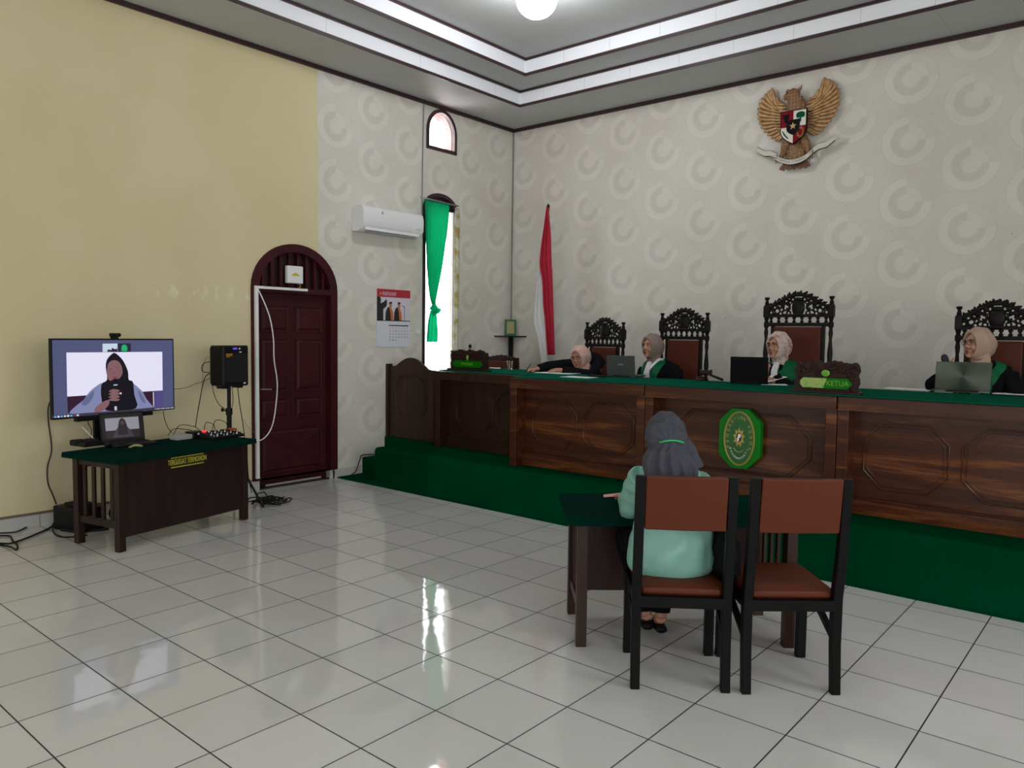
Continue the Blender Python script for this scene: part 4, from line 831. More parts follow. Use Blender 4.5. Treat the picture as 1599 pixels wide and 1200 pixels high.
# laptop on the television table (screen faces the room)
m_scrn = sm['white']; c = onz(197, 690, .705); c = onz(190, 690, .69)+V((.05, .0, .002))
c = V((.55, 1.245, .692)); l2, lid2 = laptop('black laptop on the television table showing the same woman in a headscarf', c, AT+pi-R(12), .34, .235, m_blackp, 100)
mb = []
def lp(name, mt, P, lay): 
    return MB().prism([(x, .0036+lay*.0004, z) for x, z in P], (0, .0004, 0)).build(name, mt, lid2)
dim = {n: em_('dim screen '+n, c) for n, c in dict(white=(.22, .21, .25), dark=(.012, .006, .01), blouse=(.03, .028, .035), face=(.06, .03, .03)).items()}
lp('video_wall', dim['white'], [(-.13, .05), (.13, .05), (.13, .19), (-.13, .19)], 0); lp('video_floor', dim['dark'], [(-.13, .03), (.13, .03), (.13, .09), (-.13, .09)], 1)
lp('blouse', dim['blouse'], [(-.085, .03), (.085, .03), (.06, .085), (.03, .12), (-.03, .12), (-.06, .085)], 2); lp('headscarf', dim['dark'], [(-.04, .05), (.04, .05), (.033, .13), (.022, .17), (0, .188), (-.022, .17), (-.033, .13)], 3); lp('face', dim['face'], [(-.014, .14), (0, .128), (.014, .14), (.012, .163), (-.012, .163)], 4)
# things on the television table
def onT(px, py, dz=0): q = onz(px, py, .69); return V((q.x, q.y, .691+dz))
q = onT(141, 697); rt = thing('router', 'black box with a short white antenna at the left end of the television table', 'router', q, AT)
MB().bb(-.075, .075, -.05, .05, 0, .03).build('housing', m_blackp, rt, bevel=.006); MB().bb(-.03, .05, -.04, .03, .03, .058).build('upper_box', m_blackm, rt, bevel=.006)
MB().tube([(.03, .0, .05), (-.055, .01, .155)], .005, 6).build('antenna', mat('pale antenna', (.7, .7, .65), .4), rt)
q = onT(123, 696); o = MB().bb(-.05, .05, -.045, .045, 0, .045).build('black_adapter', m_blackm, bevel=.01); o.location = q; o.rotation_euler = (0, 0, AT); tag(o, 'black rounded adapter at the extreme left end of the television table', 'adapter')
q = onT(186, 697); o = MB().tube(cr([(-.09, 0, .018), (0, 0, .018), (.10, .01, .018)]), [.016]*12+[.014], 10).ell((-.10, 0, .024), (.026, .024, .024)).build('microphone', m_blackp, smooth=True); o.location = q+V((0, 0, 0)); o.rotation_euler = (0, 0, AT+.1); tag(o, 'black hand microphone lying in front of the laptop on the television table', 'microphone')
q = onT(212, 700); mb = MB(); mb.tube(cr([(-.05, 0, .012), (-.02, .006, .018), (.0, .0, .022), (.025, -.006, .018), (.05, .002, .01)], 4), crr([.008, .011, .012, .013, .01], 4), 8, flat=.7)
o = mb.build('yellow_cloth', mat('yellow rag', (.42, .36, .12), .8), smooth=True); o.location = q-V((0, 0, .003)); o.rotation_euler = (0, 0, AT-.15); tag(o, 'crumpled pale yellow strip lying on the green cover', 'cloth')
q = onT(287, 686); ad = thing('power_adapter', 'white and grey power box beneath tangled cables on the television table', 'adapter', q, AT)
MB().bb(-.10, .05, -.05, .05, 0, .04).build('white_box', mat('off white box', (.36, .35, .32), .5), ad, bevel=.006); MB().bb(.05, .16, -.06, .05, 0, .055).build('black_box', m_blackp, ad, bevel=.006); MB().bb(.09, .11, -.062, -.058, .03, .045).build('white_mark', m_white, ad)
q = onT(347, 684); mx = thing('audio_mixer', 'black audio mixer with knobs and two red lights on the television table', 'mixer', q, AT)
MB().prism([(-.16, -.075, 0), (-.16, .09, 0), (-.16, .09, .06), (-.16, -.075, .022)], (.33, 0, 0)).build('chassis', m_blackp, mx, bevel=.004)
kn = [m_metal, m_white, m_blackm]
for i in range(9):
    for j in range(4): z = .022+.038*(.02+j*.035)/.165; MB().cyl((-.13+i*.034, -.055+j*.035, z), (-.13+i*.034, -.055+j*.035, z+.014), .006, seg=8).build('knob', kn[(i+j) % 3], mx)
for dx in (-.135, -.112): MB().box((dx, .072, .064), (.014, .01, .014)).build('red_light', em_('red led', (1.0, .02, .02), 3), mx)
MB().bb(.10, .16, .0, .07, .05, .066).build('orange_strip', mat('orange plastic', (.35, .07, .03), .5), mx)
def cable(px, label, x=None, z=None, r=.004, mt=None, pts=None, name='black_cable', n=6):
    P = pts if pts else [onx(a, b, x[i] if hasattr(x, '__len__') else x) if z is None else onz(a, b, z) for i, (a, b) in enumerate(px)]
    o = MB().tube(cr(P, n), r, 6).build(name, mt or m_blackm, smooth=True); tag(o, label, 'cable'); return o
rnd = random.Random(5)
for k, (x0, x1, h, lab) in enumerate(((262, 300, .07, 'lowest black cable arching over the white power box'), (270, 312, .10, 'black cable arching from the white power box towards the mixer'), (318, 336, .12, 'tall narrow black cable loop left of the mixer lights'), (330, 357, .14, 'highest black cable loop standing above the mixer'))):
    a, b = onT(x0, 684), onT(x1, 682); m1 = a.lerp(b, .3)+V((-.02, 0, h)); m2 = a.lerp(b, .75)+V((.02, 0, h*.9)); cable(None, lab, pts=[a+V((0, 0, .015)), m1, m2, b+V((0, 0, .05))], r=.003)
# speaker and stand
sp = thing('loudspeaker', 'black portable loudspeaker with blue display on a pole behind the table', 'loudspeaker', (0, 0, 0), AT-R(2))
c = onx(356, 571, .42); sp.location = (c.x, c.y, c.z)
rs = []
for y, sx_, sz_ in ((-.115, .9, .93), (-.10, 1, 1), (.06, .97, .98), (.12, .72, .86)):
    rs.append([V((x*.142*sx_, y, z*.185*sz_)) for x, z in ((-.93, -1), (.93, -1), (1, -.94), (1, .94), (.93, 1), (-.93, 1), (-1, .94), (-1, -.94))])
MB().rings(rs).build('cabinet', m_blackp, sp, bevel=.004)
MB().bb(-.12, .12, -.122, -.112, -.15, .115).build('grille', m_blackm, sp, bevel=.006)
MB().bb(-.045, .045, -.119, -.113, .145, .168).build('panel', m_blackp, sp); MB().bb(-.04, .005, -.122, -.118, .148, .163).build('blue_display', em_('blue led', (.16, .08, .9), .8), sp); MB().cyl((.03, -.12, .155), (.03, -.125, .155), .008).build('white_knob', m_white, sp)
MB().prism([(-.118, -.123, .112), (-.045, -.123, .112), (-.055, -.123, .085), (-.075, -.123, .095), (-.085, -.123, .075), (-.115, -.123, .082)], (0, -.002, 0)).build('brand_badge', mat('amber badge', (.30, .14, .01), .4), sp)
MB().bb(.07, .095, -.124, -.121, -.165, -.152).bb(.03, .055, -.121, -.116, .12, .128).build('white_mark', m_white, sp)
for x in (-.09, .08): MB().bb(x-.022, x+.022, -.08, .02, -.205, -.183).build('foot', m_blackp, sp, bevel=.004)
for z in (-.1, .0, .09): MB().bb(.138, .15, -.05, .05, z-.012, z+.012).build('side_rib', m_blackp, sp)
q = c+V((-.01, .012, 0)); st = thing('speaker_stand', 'black tripod stand holding the loudspeaker behind the television table', 'stand', (q.x, q.y, 0))
zt = c.z-.18
MB().cyl((0, 0, .5), (0, 0, zt), .017).build('pole', m_blackp, st, smooth=35); MB().cyl((0, 0, .25), (0, 0, .88), .022).build('outer_pole', m_blackm, st, smooth=35)
MB().cyl((0, 0, .84), (0, 0, .90), .03).build('collar', m_blackp, st, smooth=35); MB().tube([(0, 0, .87), (-.0, -.06, .885)], .007, 6).ell((0, -.065, .888), (.014, .014, .018)).build('knob', m_blackp, st, smooth=True)
for k in range(3): a = 2*pi*k/3+.4; MB().tube([(.02*cos(a), .02*sin(a), .55), (.22*cos(a), .22*sin(a), .22), (.36*cos(a), .36*sin(a), .012)], .011, 6).build('leg', m_blackp, st); MB().tube([(0, 0, .26), (.2*cos(a), .2*sin(a), .26)], .007, 6).build('brace', m_blackp, st)
# wall and floor cables
cable([(331, 565), (318, 568), (316, 580), (330, 583), (320, 590), (312, 625), (305, 668)], 'black cable dropping from the loudspeaker to the power box, forming a small square loop', .32)
cable([(332, 558), (322, 560), (317, 575), (315, 610), (308, 650)], 'thin grey cable dropping left of the loudspeaker', .05, r=.002, mt=m_wire)
cable([(272, 608), (290, 606), (305, 600), (322, 594), (333, 587)], 'thin cable stretched on the yellow wall between television and loudspeaker', .05, r=.0025)
cable([(331, 590), (333, 612), (342, 632), (356, 641)], 'cable curving from the loudspeaker to the stand pole', .35, r=.003)
cable([(362, 604), (364, 625), (361, 640), (357, 642)], 'short cable right of the stand pole', .38, r=.003)
cable([(371, 604), (374, 630), (379, 660), (382, 684), (386, 715), (388, 745), (393, 770)], 'long black cable falling from the loudspeaker past the right end of the table', [.33, .33, .33, .33, .35, .4, .5], r=.004)
cable([(380, 655), (388, 668), (398, 676)], 'thin cable joining the white trunking at the door jamb', .04, r=.002, mt=m_wire)
cable([(255, 642), (257, 655), (262, 668), (268, 676)], 'thin cable hanging from the television right side behind the table', .2, r=.003)
cable([(136, 652), (138, 662), (143, 672), (141, 684)], 'cable hanging below the television left of its stand', .3, r=.003)
cable([(78, 628), (75, 640), (76, 662), (80, 690), (80, 708), (74, 730), (75, 755), (82, 772), (88, 788)], 'brown cable hanging on the yellow wall from the television left edge to the floor', .03, r=.006, mt=mat('dark brown cable', (.05, .02, .015), .5))
fc = .008
cable([(-30, 850), (0, 849), (20, 848), (55, 835), (80, 823), (88, 812)], 'black floor cable running in from the left edge to the box below the table', z=fc, r=.007, pts=None)
cable([(-30, 835), (0, 833), (25, 831), (45, 822), (70, 812), (82, 811)], 'black floor cable nearest the skirting at the left edge', z=fc, r=.006)
cable([(-20, 838), (5, 837), (16, 838), (20, 845), (27, 852), (26, 859), (18, 855), (0, 851)], 'black floor cable ending in a small loop at the left edge', z=fc, r=.006)
cable([(88, 808), (83, 818), (83, 830), (92, 838), (112, 839), (136, 836)], 'black cable looping on the floor beneath the left end of the table', z=fc, r=.006)
pc = thing('cable_pile', 'heap of coiled black cable on the floor between table and door', 'cable', (.66, 2.47, 0)); pc['kind'] = 'stuff'
mb = MB()
for k in range(9):
    P = []; R0 = rnd.uniform(.06, .13); ox, oy = rnd.uniform(-.03, .03), rnd.uniform(-.05, .10)
    for j in range(16): a = 2*pi*j/15; P.append((ox+R0*.7*cos(a+k), oy+R0*1.2*sin(a+k), .008+k*.006+.02*abs(sin(a*1.5+k))+(.05 if k in (3, 7) and 4 < j < 9 else 0)))
    mb.tube(cr(P, 3), .0055, 6)
mb.build('coils', m_blackm, pc, smooth=True)
ub = thing('power_box', 'black equipment box with cables under the left end of the television table', 'equipment box', (.33, .98, 0), R(12))
MB().bb(-.17, .17, -.11, .11, .0, .19).build('case', m_blackp, ub, bevel=.01); MB().bb(.171, .176, -.08, .08, .03, .16).build('front_panel', m_blackm, ub); MB().box((.178, -.05, .12), (.004, .02, .02)).build('switch', m_white, ub); MB().bb(-.1, .12, -.06, .07, .19, .215).build('top_unit', m_blackm, ub, bevel=.006)
bg = MB(); bg.ell((0, 0, .10), (.10, .16, .10)); bg.ell((0, .09, .08), (.09, .09, .08)); bgo = blob('black_bag', bg, m_blackm, None, .01, 3); bgo.location = (.42, 1.33, 0); tag(bgo, 'soft black bag behind the slats under the television table', 'bag')
cable(None, 'thick black cable with plugs behind the left legs of the table', pts=[V((.34, .84, .02)), V((.46, .92, .015)), V((.52, 1.05, .012)), V((.58, 1.1, .02))], r=.011)
# ------------------------------------------------------------------ things on the bench
ZB = 1.213
gv = thing('gavel_set', 'dark wooden gavel lying on its round sound block beside the black laptop', 'gavel', onz(1096, 595, ZB))
MB().lathe([(.055, 0), (.058, .012), (.05, .02), (.05, .035), (.045, .04)], (0, 0, 0), 20).build('sound_block', m_carve2, gv, smooth=35)
mb = MB(); T_ = Tr(.04, -.01, .075) @ Rz(.5) @ M4.Rotation(pi/2, 4, 'Y'); mb.lathe([(.026, -.055), (.03, -.05), (.03, -.04), (.022, -.035), (.024, 0), (.022, .035), (.03, .04), (.03, .05), (.026, .055)], (0, 0, 0), 14, T=T_); mb.build('gavel_head', m_carve2, gv, smooth=35)
MB().tube([(.05, -.02, .072), (.10, .0, .05), (.19, .03, .014)], [.008, .011, .012], 8).build('gavel_handle', m_carve2, gv, smooth=True)
q = onz(796, 577, ZB); gl = MB().lathe([(.024, 0), (.033, .095), (.0315, .095), (.0225, .006)], (0, 0, 0), 20).build('drinking_glass', m_glass, smooth=35); gl.location = q; tag(gl, 'clear drinking glass on the green cloth in front of the low carved chair', 'glass')
def sheet(px, label, dz=0.0, w=.21, h=.297, rz=0):
    q = onz(*px, ZB); o = MB().bb(-w/2, w/2, -h/2, h/2, 0, .003).build('paper_sheet', m_paper); o.location = (q.x, q.y, ZB+dz); o.rotation_euler = (0, 0, rz); tag(o, label, 'paper'); return o
sheet((872, 583), 'white paper under the hands of the woman in the pink headscarf', 0, .42, .297, .1)
sheet((904, 589.5), 'white paper on the cloth in front of the woman in the pink headscarf', 0, .30, .2, .05)
sheet((1206, 600), 'white papers beside the black laptop and the KETUA board', 0, .21, .297, .5)
o = sheet((1200, 599), 'tilted white sheet leaning behind the black laptop', .006, .21, .25, .9); o.rotation_euler = (0, R(-14), .9); o.location.z += .03
sheet((1420, 608), 'white paper left of the silver laptop', 0, .34, .2, 0)
sheet((1592, 616), 'stack of white papers right of the silver laptop at the photo edge', 0, .32, .24, 0)
for dx in (773, 786): pass
q = onz(762, 577, ZB); o = MB().tube([(-.07, 0, .008), (.06, 0, .008)], .009, 8).ell((.07, 0, .010), (.02, .016, .01)).build('white_object', m_white, smooth=True); o.location = onz(772, 576.5, ZB); tag(o, 'small white item on the cloth right of the PANITERA board', 'paper')
q = onz(934, 589, ZB); o = MB().bb(-.07, .07, -.04, .04, 0, .014).bb(-.1, -.05, -.02, .03, 0, .02).build('black_phone', m_blackp, bevel=.003); o.location = q; tag(o, 'black phone lying left of the dark grey laptop', 'phone')
# microphones
def mic(label, px, base_px, hgt, lean=(0, 0)):
    q = onz(*base_px, ZB); t = thing('desk_microphone', label, 'microphone', q); n = (q-CAM).normalized()
    top = onp(px[0], px[1], q, V((n.x, n.y, 0)).normalized())-q
    MB().lathe([(.05, 0), (.048, .015), (.02, .025)], (0, 0, 0), 16).build('base', m_blackm, t, smooth=35); MB().tube(cr([(0, 0, .02), (0, 0, top.z*.5), (top.x, top.y, top.z-.05), top], 4), .006, 6).build('gooseneck', m_blackp, t, smooth=True)
    MB().ell(top, (.02, .02, .026)).build('capsule', m_blackm, t, smooth=True); return t
mic('small desk microphone rising behind the PANITERA name board', (734, 541), (738, 573), .3)
q = onz(1466, 611, ZB); q.y += .25; 
hm = thing('hand_microphone', 'black hand microphone held up behind the silver laptop', 'microphone', (0, 0, 0)); c0 = ony(1476, 563, 5.22); hm.location = c0; hm.rotation_euler = (R(8), R(-14), 0)
MB().lathe([(.012, -.17), (.015, -.16), (.017, -.05), (.022, -.035)], (0, 0, 0), 12).build('handle', m_blackp, hm, smooth=35); MB().lathe([(.022, -.035), (.026, -.01), (.026, .02), (.02, .04), (.006, .048)], (0, 0, 0), 14).build('mesh_head', mat('navy foam', (.02, .018, .03), .8), hm, smooth=True)
# bag on the witness chairs
# ================================================================== PEOPLE
def rot(yaw, pitch=0, roll=0): return (Euler((0, 0, yaw)).to_matrix() @ Euler((pitch, 0, 0)).to_matrix() @ Euler((0, roll, 0)).to_matrix())
def head_prims(mb, C, Rm):
    T = M4.Translation(C) @ Rm.to_4x4(); e = lambda c, r, ro=None: mb.ell(c, r, T=T, rot=ro, seg=20, rings=14)
    e((0, .012, .022), (.074, .090, .096)); e((0, -.022, -.015), (.062, .066, .092)); e((0, -.032, -.07), (.045, .045, .035)); e((0, -.075, -.092), (.02, .018, .016))
    mb.tube([(0, -.082, .022), (0, -.092, .0), (0, -.104, -.022)], [.007, .009, .012], 8, T=T)
    for s in (1, -1): e((.011*s, -.095, -.026), (.009, .009, .008)); e((.034*s, -.062, -.028), (.026, .024, .028)); e((.03*s, -.078, .034), (.022, .010, .008)); e((.074*s, .01, -.005), (.012, .02, .03))
    e((0, -.084, -.052), (.022, .012, .006)); e((0, -.083, -.063), (.019, .012, .007))
    mb.tube([(0, .02, -.05), (0, .035, -.13), (0, .045, -.2)], [.05, .047, .06], 14, T=T)
def hand(mb, w, d, n, side=1, curl=.5, s=1.0):
    w, d, n = V(w), V(d).normalized(), V(n).normalized(); n = (n-d*n.dot(d)).normalized(); l = d.cross(n)*side
    ro = M4((l, d, n)).transposed()
    mb.tube([w-d*.03, w+d*.01, w+d*.03], [.022*s, .023*s, .02*s], 10, up=n, flat=.75); mb.ell(w+d*.05*s, (.036*s, .05*s, .014*s), rot=ro)
    for k, (o, L) in enumerate(((-.027, .068), (-.009, .077), (.010, .072), (.027, .056))):
        p = w+(d*.085+l*o)*s; P = [p-d*.02]; a = 0; seg = L*s/3
        for j in range(3): a += curl*(.5+.35*j)*(1+.08*k); p = p+(d*cos(a)-n*sin(a)+l*o*1.2)*seg; P.append(p.copy())
        mb.tube(cr(P, 2), crr([.0095*s, .009*s, .008*s, .0065*s], 2), 8)
    p = w+d*.02*s-l*.028*s; mb.tube(cr([p, p+(d*.5-l*.75-n*.15)*.035*s, p+(d*1.1-l*.95-n*.4*curl)*.055*s, p+(d*1.75-l*.85-n*.8*curl)*.062*s], 2), crr([.013*s, .0105*s, .0095*s, .007*s], 2), 8)
def hood(mb, C, Rm, k=1.0, ext=0):
    T = M4.Translation(C) @ Rm.to_4x4(); N = 28
    outer = [(-.060, .060, .088, -.010), (-.078, .066, .095, -.008), (-.070, .075, .104, -.002), (-.045, .089, .117, .002), (.0, .099, .127, .004), (.05, .097, .122, .0), (.09, .080, .10, -.006), (.118+ext, .05, .062, -.015), (.130+ext, .012, .015, -.02)]
    inner = [(.10, .012, .015, -.01), (.085, .05, .07, -.004), (.03, .085, .108, .004), (-.03, .083, .107, .002), (-.05, .064, .092, -.008)]
    rs = []
    for (y, rx, rz, cz) in outer+inner:
        rs.append([(rx*k*cos(2*pi*j/N)*(1-.10*max(0, -sin(2*pi*j/N))), y, cz+rz*k*sin(2*pi*j/N)) for j in range(N)])
    mb.rings(rs+[rs[0]], T=T, caps=False)
def drape_neck(mb, C, Nb, front, w=.16, drop=.2):
    """solid scarf part under the chin down to the chest"""
    up = V((0, 0, 1)); side = front.cross(up)
    P = [C+V((0, 0, -.09))-front*.0, C*.5+Nb*.5+V((0, 0, -.02))-front*.0, Nb+V((0, 0, .025))+front*.015, Nb+V((0, 0, -drop*.5))+front*.035]
    mb.tube(cr(P, 4), crr([.064, .076, w*.56, w*.62], 4), 20, up=front, flat=.86)
def wv(c, a): return a*(sin(c.x*60+c.z*25)+sin(c.z*75+c.y*40))*.5
def snap_strip(ob, pts, ws, mt, parent, name, th=.006, off=.004, z0=None):
    bv = BVHTree.FromObject(ob, bpy.context.evaluated_depsgraph_get()); P = cr(pts, 6); W = crr(ws, 6); rt_, rb_ = [], []; rings = []
    Mi = ob.matrix_world
    for i, (p, w) in enumerate(zip(P, W)):
        t = (P[min(i+1, len(P)-1)]-P[max(i-1, 0)]).normalized(); loc, n, _, _ = bv.find_nearest(p); s = t.cross(n).normalized(); row = []; row2 = []
        for k in range(7):
            q = loc+s*w*(k/3-1); l2, n2, _, _ = bv.find_nearest(q+n*.01); q2 = l2+n2*(off+th); row.append(q2); row2.append(l2+n2*(off*.2))
        rings.append(row+row2[::-1])
    return MB().rings(rings).build(name, mt, parent, smooth=50)
def person(label, origin, yaw, skin, C, hyaw, hpitch, hij, robe, sh_w=.185, arms=(), hips=None, hroll=0, legs=True, glasses=False, shirt_fn=None, pat=None, chest=.155, neckdrop=.16, hip_z=.60, hext=.012, dw=.115):
    t = thing('person', label, 'person', origin, yaw); C = V(C); Rm = rot(yaw+hyaw, hpitch, hroll)
    fwd = rot(yaw) @ V((0, -1, 0)); side = rot(yaw) @ V((1, 0, 0)); Z = V((0, 0, 1)); O = V(origin)
    hip = O+Z*hip_z if hips is None else V(hips); hb = Rm @ V((0, .035, -.14)); Nb = C+hb+V((0, 0, -.02))
    mid = hip.lerp(Nb, .55)-fwd*.015
    body = MB(); head_prims(body, C, Rm)
    body.tube(cr([hip-Z*.03, hip+Z*.1, mid, Nb-Z*.10, Nb-Z*.02], 4), crr([.14, .135, .13, .125, .055], 4), 20, up=fwd, flat=.68)
    for a in arms:
        body.tube(cr([a['s'], a['e'], a['w']], 5), crr([.045, .036, .024], 5), 12); hand(body, a['w'], a['d'], a['n'], a.get('side', 1), a.get('curl', .5), a.get('scale', 1))
    kn = []
    for i, s in enumerate((1, -1)):
        k = hip+fwd*.42+side*.09*s; f = V((k.x, k.y, O.z+.09))-fwd*.03
        if legs is not True: k, f = V(legs[i][0]), V(legs[i][1])
        kn.append((k, f)); body.tube(cr([hip+side*.08*s, k, f], 5), crr([.075, .052, .032], 5), 12); body.tube([f, f+fwd*.06-Z*.03, f+fwd*.13-Z*.05], [.032, .032, .022], 10)
    Mi = (M4.Translation(origin) @ Rz(yaw)).inverted()
    def par(o): o.data.transform(Mi); o.parent = t; return o
    bo = blob('body', body, skin, None, .0055, 2)
    # eyes, brows, lips
    Th = M4.Translation(C) @ Rm.to_4x4(); feats = []
    mb = MB(); mbd = MB(); mbb = MB()
    for s in (1, -1): mb.ell((.029*s, -.079, .010), (.014, .008, .0065), T=Th, seg=12, rings=8); mbd.ell((.029*s, -.0855, .010), (.006, .003, .006), T=Th, seg=10, rings=6); mbb.tube([(.013*s, -.089, .028), (.03*s, -.090, .034), (.046*s, -.080, .028)], [.003, .004, .002], 6, T=Th); mbb.tube([(.016*s, -.0875, .013), (.03*s, -.0885, .0175), (.044*s, -.079, .012)], .0018, 6, T=Th)
    feats += [mb.build('eyes', mat('eye white', (.55, .5, .46), .3), None, True), mbd.build('irises', m_ink, None, True), mbb.build('eyebrows', mat('dark brown hair', (.02, .012, .01), .6), None, True)]
    mb = MB(); mb.ell((0, -.0925, -.0515), (.022, .006, .0045), T=Th, seg=14, rings=8); mb.ell((0, -.0925, -.060), (.018, .0065, .005), T=Th, seg=14, rings=8); feats.append(mb.build('lips', mat('lip colour', (.30, .07, .06), .45), None, True))
    if glasses:
        mb = MB()
        for s in (1, -1): mb.torus((.032*s, -.098, .008), .024, .0016, 'Y', T=Th, sz=.75); mb.tube([(.056*s, -.095, .012), (.075*s, -.04, .014), (.080*s, 0, .012)], .0016, 5, T=Th)
        mb.tube([(-.009, -.102, .012), (0, -.105, .014), (.009, -.102, .012)], .0016, 5, T=Th); feats.append(mb.build('glasses', m_blackp, None, True))
    # robe
    rb_ = MB(); rb_.tube(cr([hip-Z*.06, hip+Z*.1, mid, Nb-Z*.12, Nb-Z*.045, Nb+Z*.025], 4), crr([.185, .175, chest+.005, chest-.005, .115, .068], 4), 24, up=fwd, flat=.72)
    SHL = [a['s'] for a in arms]
    if len(SHL) == 2: rb_.tube(cr([SHL[0], (SHL[0]+SHL[1])/2+Z*.035, SHL[1]], 5), crr([.058, .075, .058], 5), 14)
    for a in arms: 
        k = a.get('cuff', .055); e = a['e']; w = a['w']; L = (w-e); rb_.tube(cr([a['s'], a['s'].lerp(e, .5), e, e+L*.5, e+L*a.get('sl', .9)], 4), crr([.064, .060, .056, (.05+k)/2+.004, k], 4), 16)
    if robe[1]:
        for k, f in kn: rb_.tube(cr([hip+Z*.0, k+Z*.0, k.lerp(f, .5), k.lerp(f, .85)], 4), crr([.13, .085, .075, .08], 4), 16)
    ro = blob('robe', rb_, robe[0], None, .008, 5, fn=shirt_fn or (lambda c: wv(c, .003)))
    # headscarf
    hj = MB(); hood(hj, C, Rm, 1, hext); drape_neck(hj, C+Rm @ V((0, .012, .0)), Nb, fwd, dw, neckdrop)
    def hf(c):
        q = Rm.inverted() @ (c-C); a = atan2(q.x, q.z+.2); return .0022*sin(q.y*95+q.z*28)+.0018*sin(q.z*70-abs(q.x)*55+q.y*35)
    ho = blob('headscarf', hj, hij, None, .005, 3, fn=hf)
    sh = MB()
    shoes = []
    for k, f in kn:
        shoes.append(MB().tube(cr([f-fwd*.035-Z*.055, f+fwd*.03-Z*.062, f+fwd*.12-Z*.068, f+fwd*.16-Z*.07], 3), crr([.03, .036, .034, .018], 3), 12, up=Z, flat=.55).build('shoe', m_blackp, None, True))
    bpy.context.view_layer.update()
    return dict(t=t, par=par, body=bo, robe=ro, hij=ho, feats=feats, shoes=shoes, Nb=Nb, fwd=fwd, side=side, C=C, Rm=Rm, hip=hip, kn=kn)
def finish(p, *extra):
    for o in [p['body'], p['robe'], p['hij']]+p['feats']+p['shoes']+list(extra): p['par'](o)
m_robe = mat('black robe cloth', (.005, .005, .007), .9, spec=.1); m_green = mat('green satin panel', (.0, .10, .036), .6, spec=.2); m_jab = mat('white jabot cloth', (.70, .70, .74), .7)
h_pink = mat('pale pink headscarf', (.58, .36, .32), .75); h_tau = mat('taupe headscarf', (.22, .165, .14), .75); h_bei = mat('beige headscarf', (.40, .27, .20), .75)
h_flo = mat('floral pale headscarf', (.50, .40, .37), .75); g = NG(h_flo); o, _ = g.pos(); nf = g.noise(o, 22, 2, .5); nf2 = g.noise(o, 30, 2, .5, (1, 1, 1.01))
g.col(g.mix(g.ss(nf2, .62, .68), g.ramp(nf, (.4, (.55, .45, .41)), (.58, (.50, .38, .35)), (.66, (.40, .15, .18))), (.25, .27, .24)))
def W(x, y, z): return V((x, y, z))
def collar(p, gw=.045, mt=None, spread=.10, low=.30, out=.0, name='green_collar'):
    Nb, f, s, ro = p['Nb'], p['fwd'], p['side'], p['robe']; Z = V((0, 0, 1)); out_ = []
    for k in (1, -1): out_.append(snap_strip(ro, [Nb-f*.09+s*.03*k-Z*.02, Nb+s*(.085+out)*k+Z*.0, Nb+f*.08+s*(.085+out)*k-Z*.06, Nb+f*.14+s*(spread)*k-Z*.16, Nb+f*.15+s*(spread)*k-Z*low], [gw*.7, gw, gw, gw, gw], mt or m_green, None, name))
    return out_
def jabot(p, tilt=0):
    Nb, f, s = p['Nb'], p['fwd'], p['side']; Z = V((0, 0, 1)); o = []
    st = snap_strip(p['robe'], [Nb+f*.07-Z*.0+s*tilt*.0, Nb+f*.13-Z*.10+s*tilt*.5, Nb+f*.15-Z*.19+s*tilt, Nb+f*.15-Z*.25+s*tilt], [.022, .027, .034, .036], m_jab, None, 'jabot', .012, .014); return [st]
DY = 5.22
# 1 writing clerk (pink scarf)
C = ony(906, 560, 5.24); S1 = dict(s=W(C.x-.09, 5.40, 1.31), e=W(C.x-.34, 5.14, 1.27), w=W(1.80, 5.02, 1.245), d=(-.75, -.55, -.12), n=(.1, -.2, 1), side=1, curl=1.1, cuff=.045)
S2 = dict(s=W(C.x+.13, 5.42, 1.34), e=W(C.x+.17, 5.22, 1.20), w=W(C.x-.10, 5.0, 1.245), d=(-.95, -.12, -.08), n=(0, -.3, 1), side=-1, curl=.35, cuff=.045)
p = person('person in pink headscarf and dark jacket leaning over the bench to write', (C.x, 5.46, .40), R(2), m_skin, C+V((0, 0, .015)), R(-4), R(14), h_pink, (m_robe, True), chest=.165, dw=.15, arms=(S1, S2), glasses=True, hroll=R(-4), neckdrop=.12)
pn = MB().tube([S1['w']+V((-.06, -.03, .055)), S1['w']+V((-.095, -.075, -.025))], .0045, 6).build('pen', m_blackp); tag(pn, 'dark pen held in the raised hand of the woman in the pink headscarf', 'pen'); finish(p)
# 2 taupe scarf
C = ony(1018, 541, 5.33); Z = V((0, 0, 1))
a1 = dict(s=W(C.x-.11, 5.40, C.z-.23), e=W(C.x-.16, 5.32, 1.08), w=W(C.x-.08, 5.12, .99), d=(.6, -.5, 0), n=(0, 0, 1), side=1, curl=.4, cuff=.06); a2 = dict(s=W(C.x+.21, 5.47, C.z-.24), e=W(C.x+.27, 5.38, 1.08), w=W(C.x+.10, 5.12, .99), d=(-.8, -.4, 0), n=(0, 0, 1), side=-1, curl=.4, cuff=.06)
p = person('person in taupe headscarf and black robe with green collar looking left', (C.x+.05, 5.47, .40), R(-6), m_skin, C, R(-10), R(2), h_tau, (m_robe, True), arms=(a1, a2), neckdrop=.05)
nl = snap_strip(p['robe'], [p['Nb']-p['fwd']*.06+p['side']*.06, p['Nb']+p['side']*.07+p['fwd']*.03+Z*.02, p['Nb']+p['fwd']*.11+p['side']*.03-Z*.05, p['Nb']+p['fwd']*.13-Z*.09], [.012, .012, .012, .012], m_jab, None, 'white_collar', .006, .016)
finish(p, *collar(p, .035, low=.25, spread=.07), *jabot(p, -.01), nl)
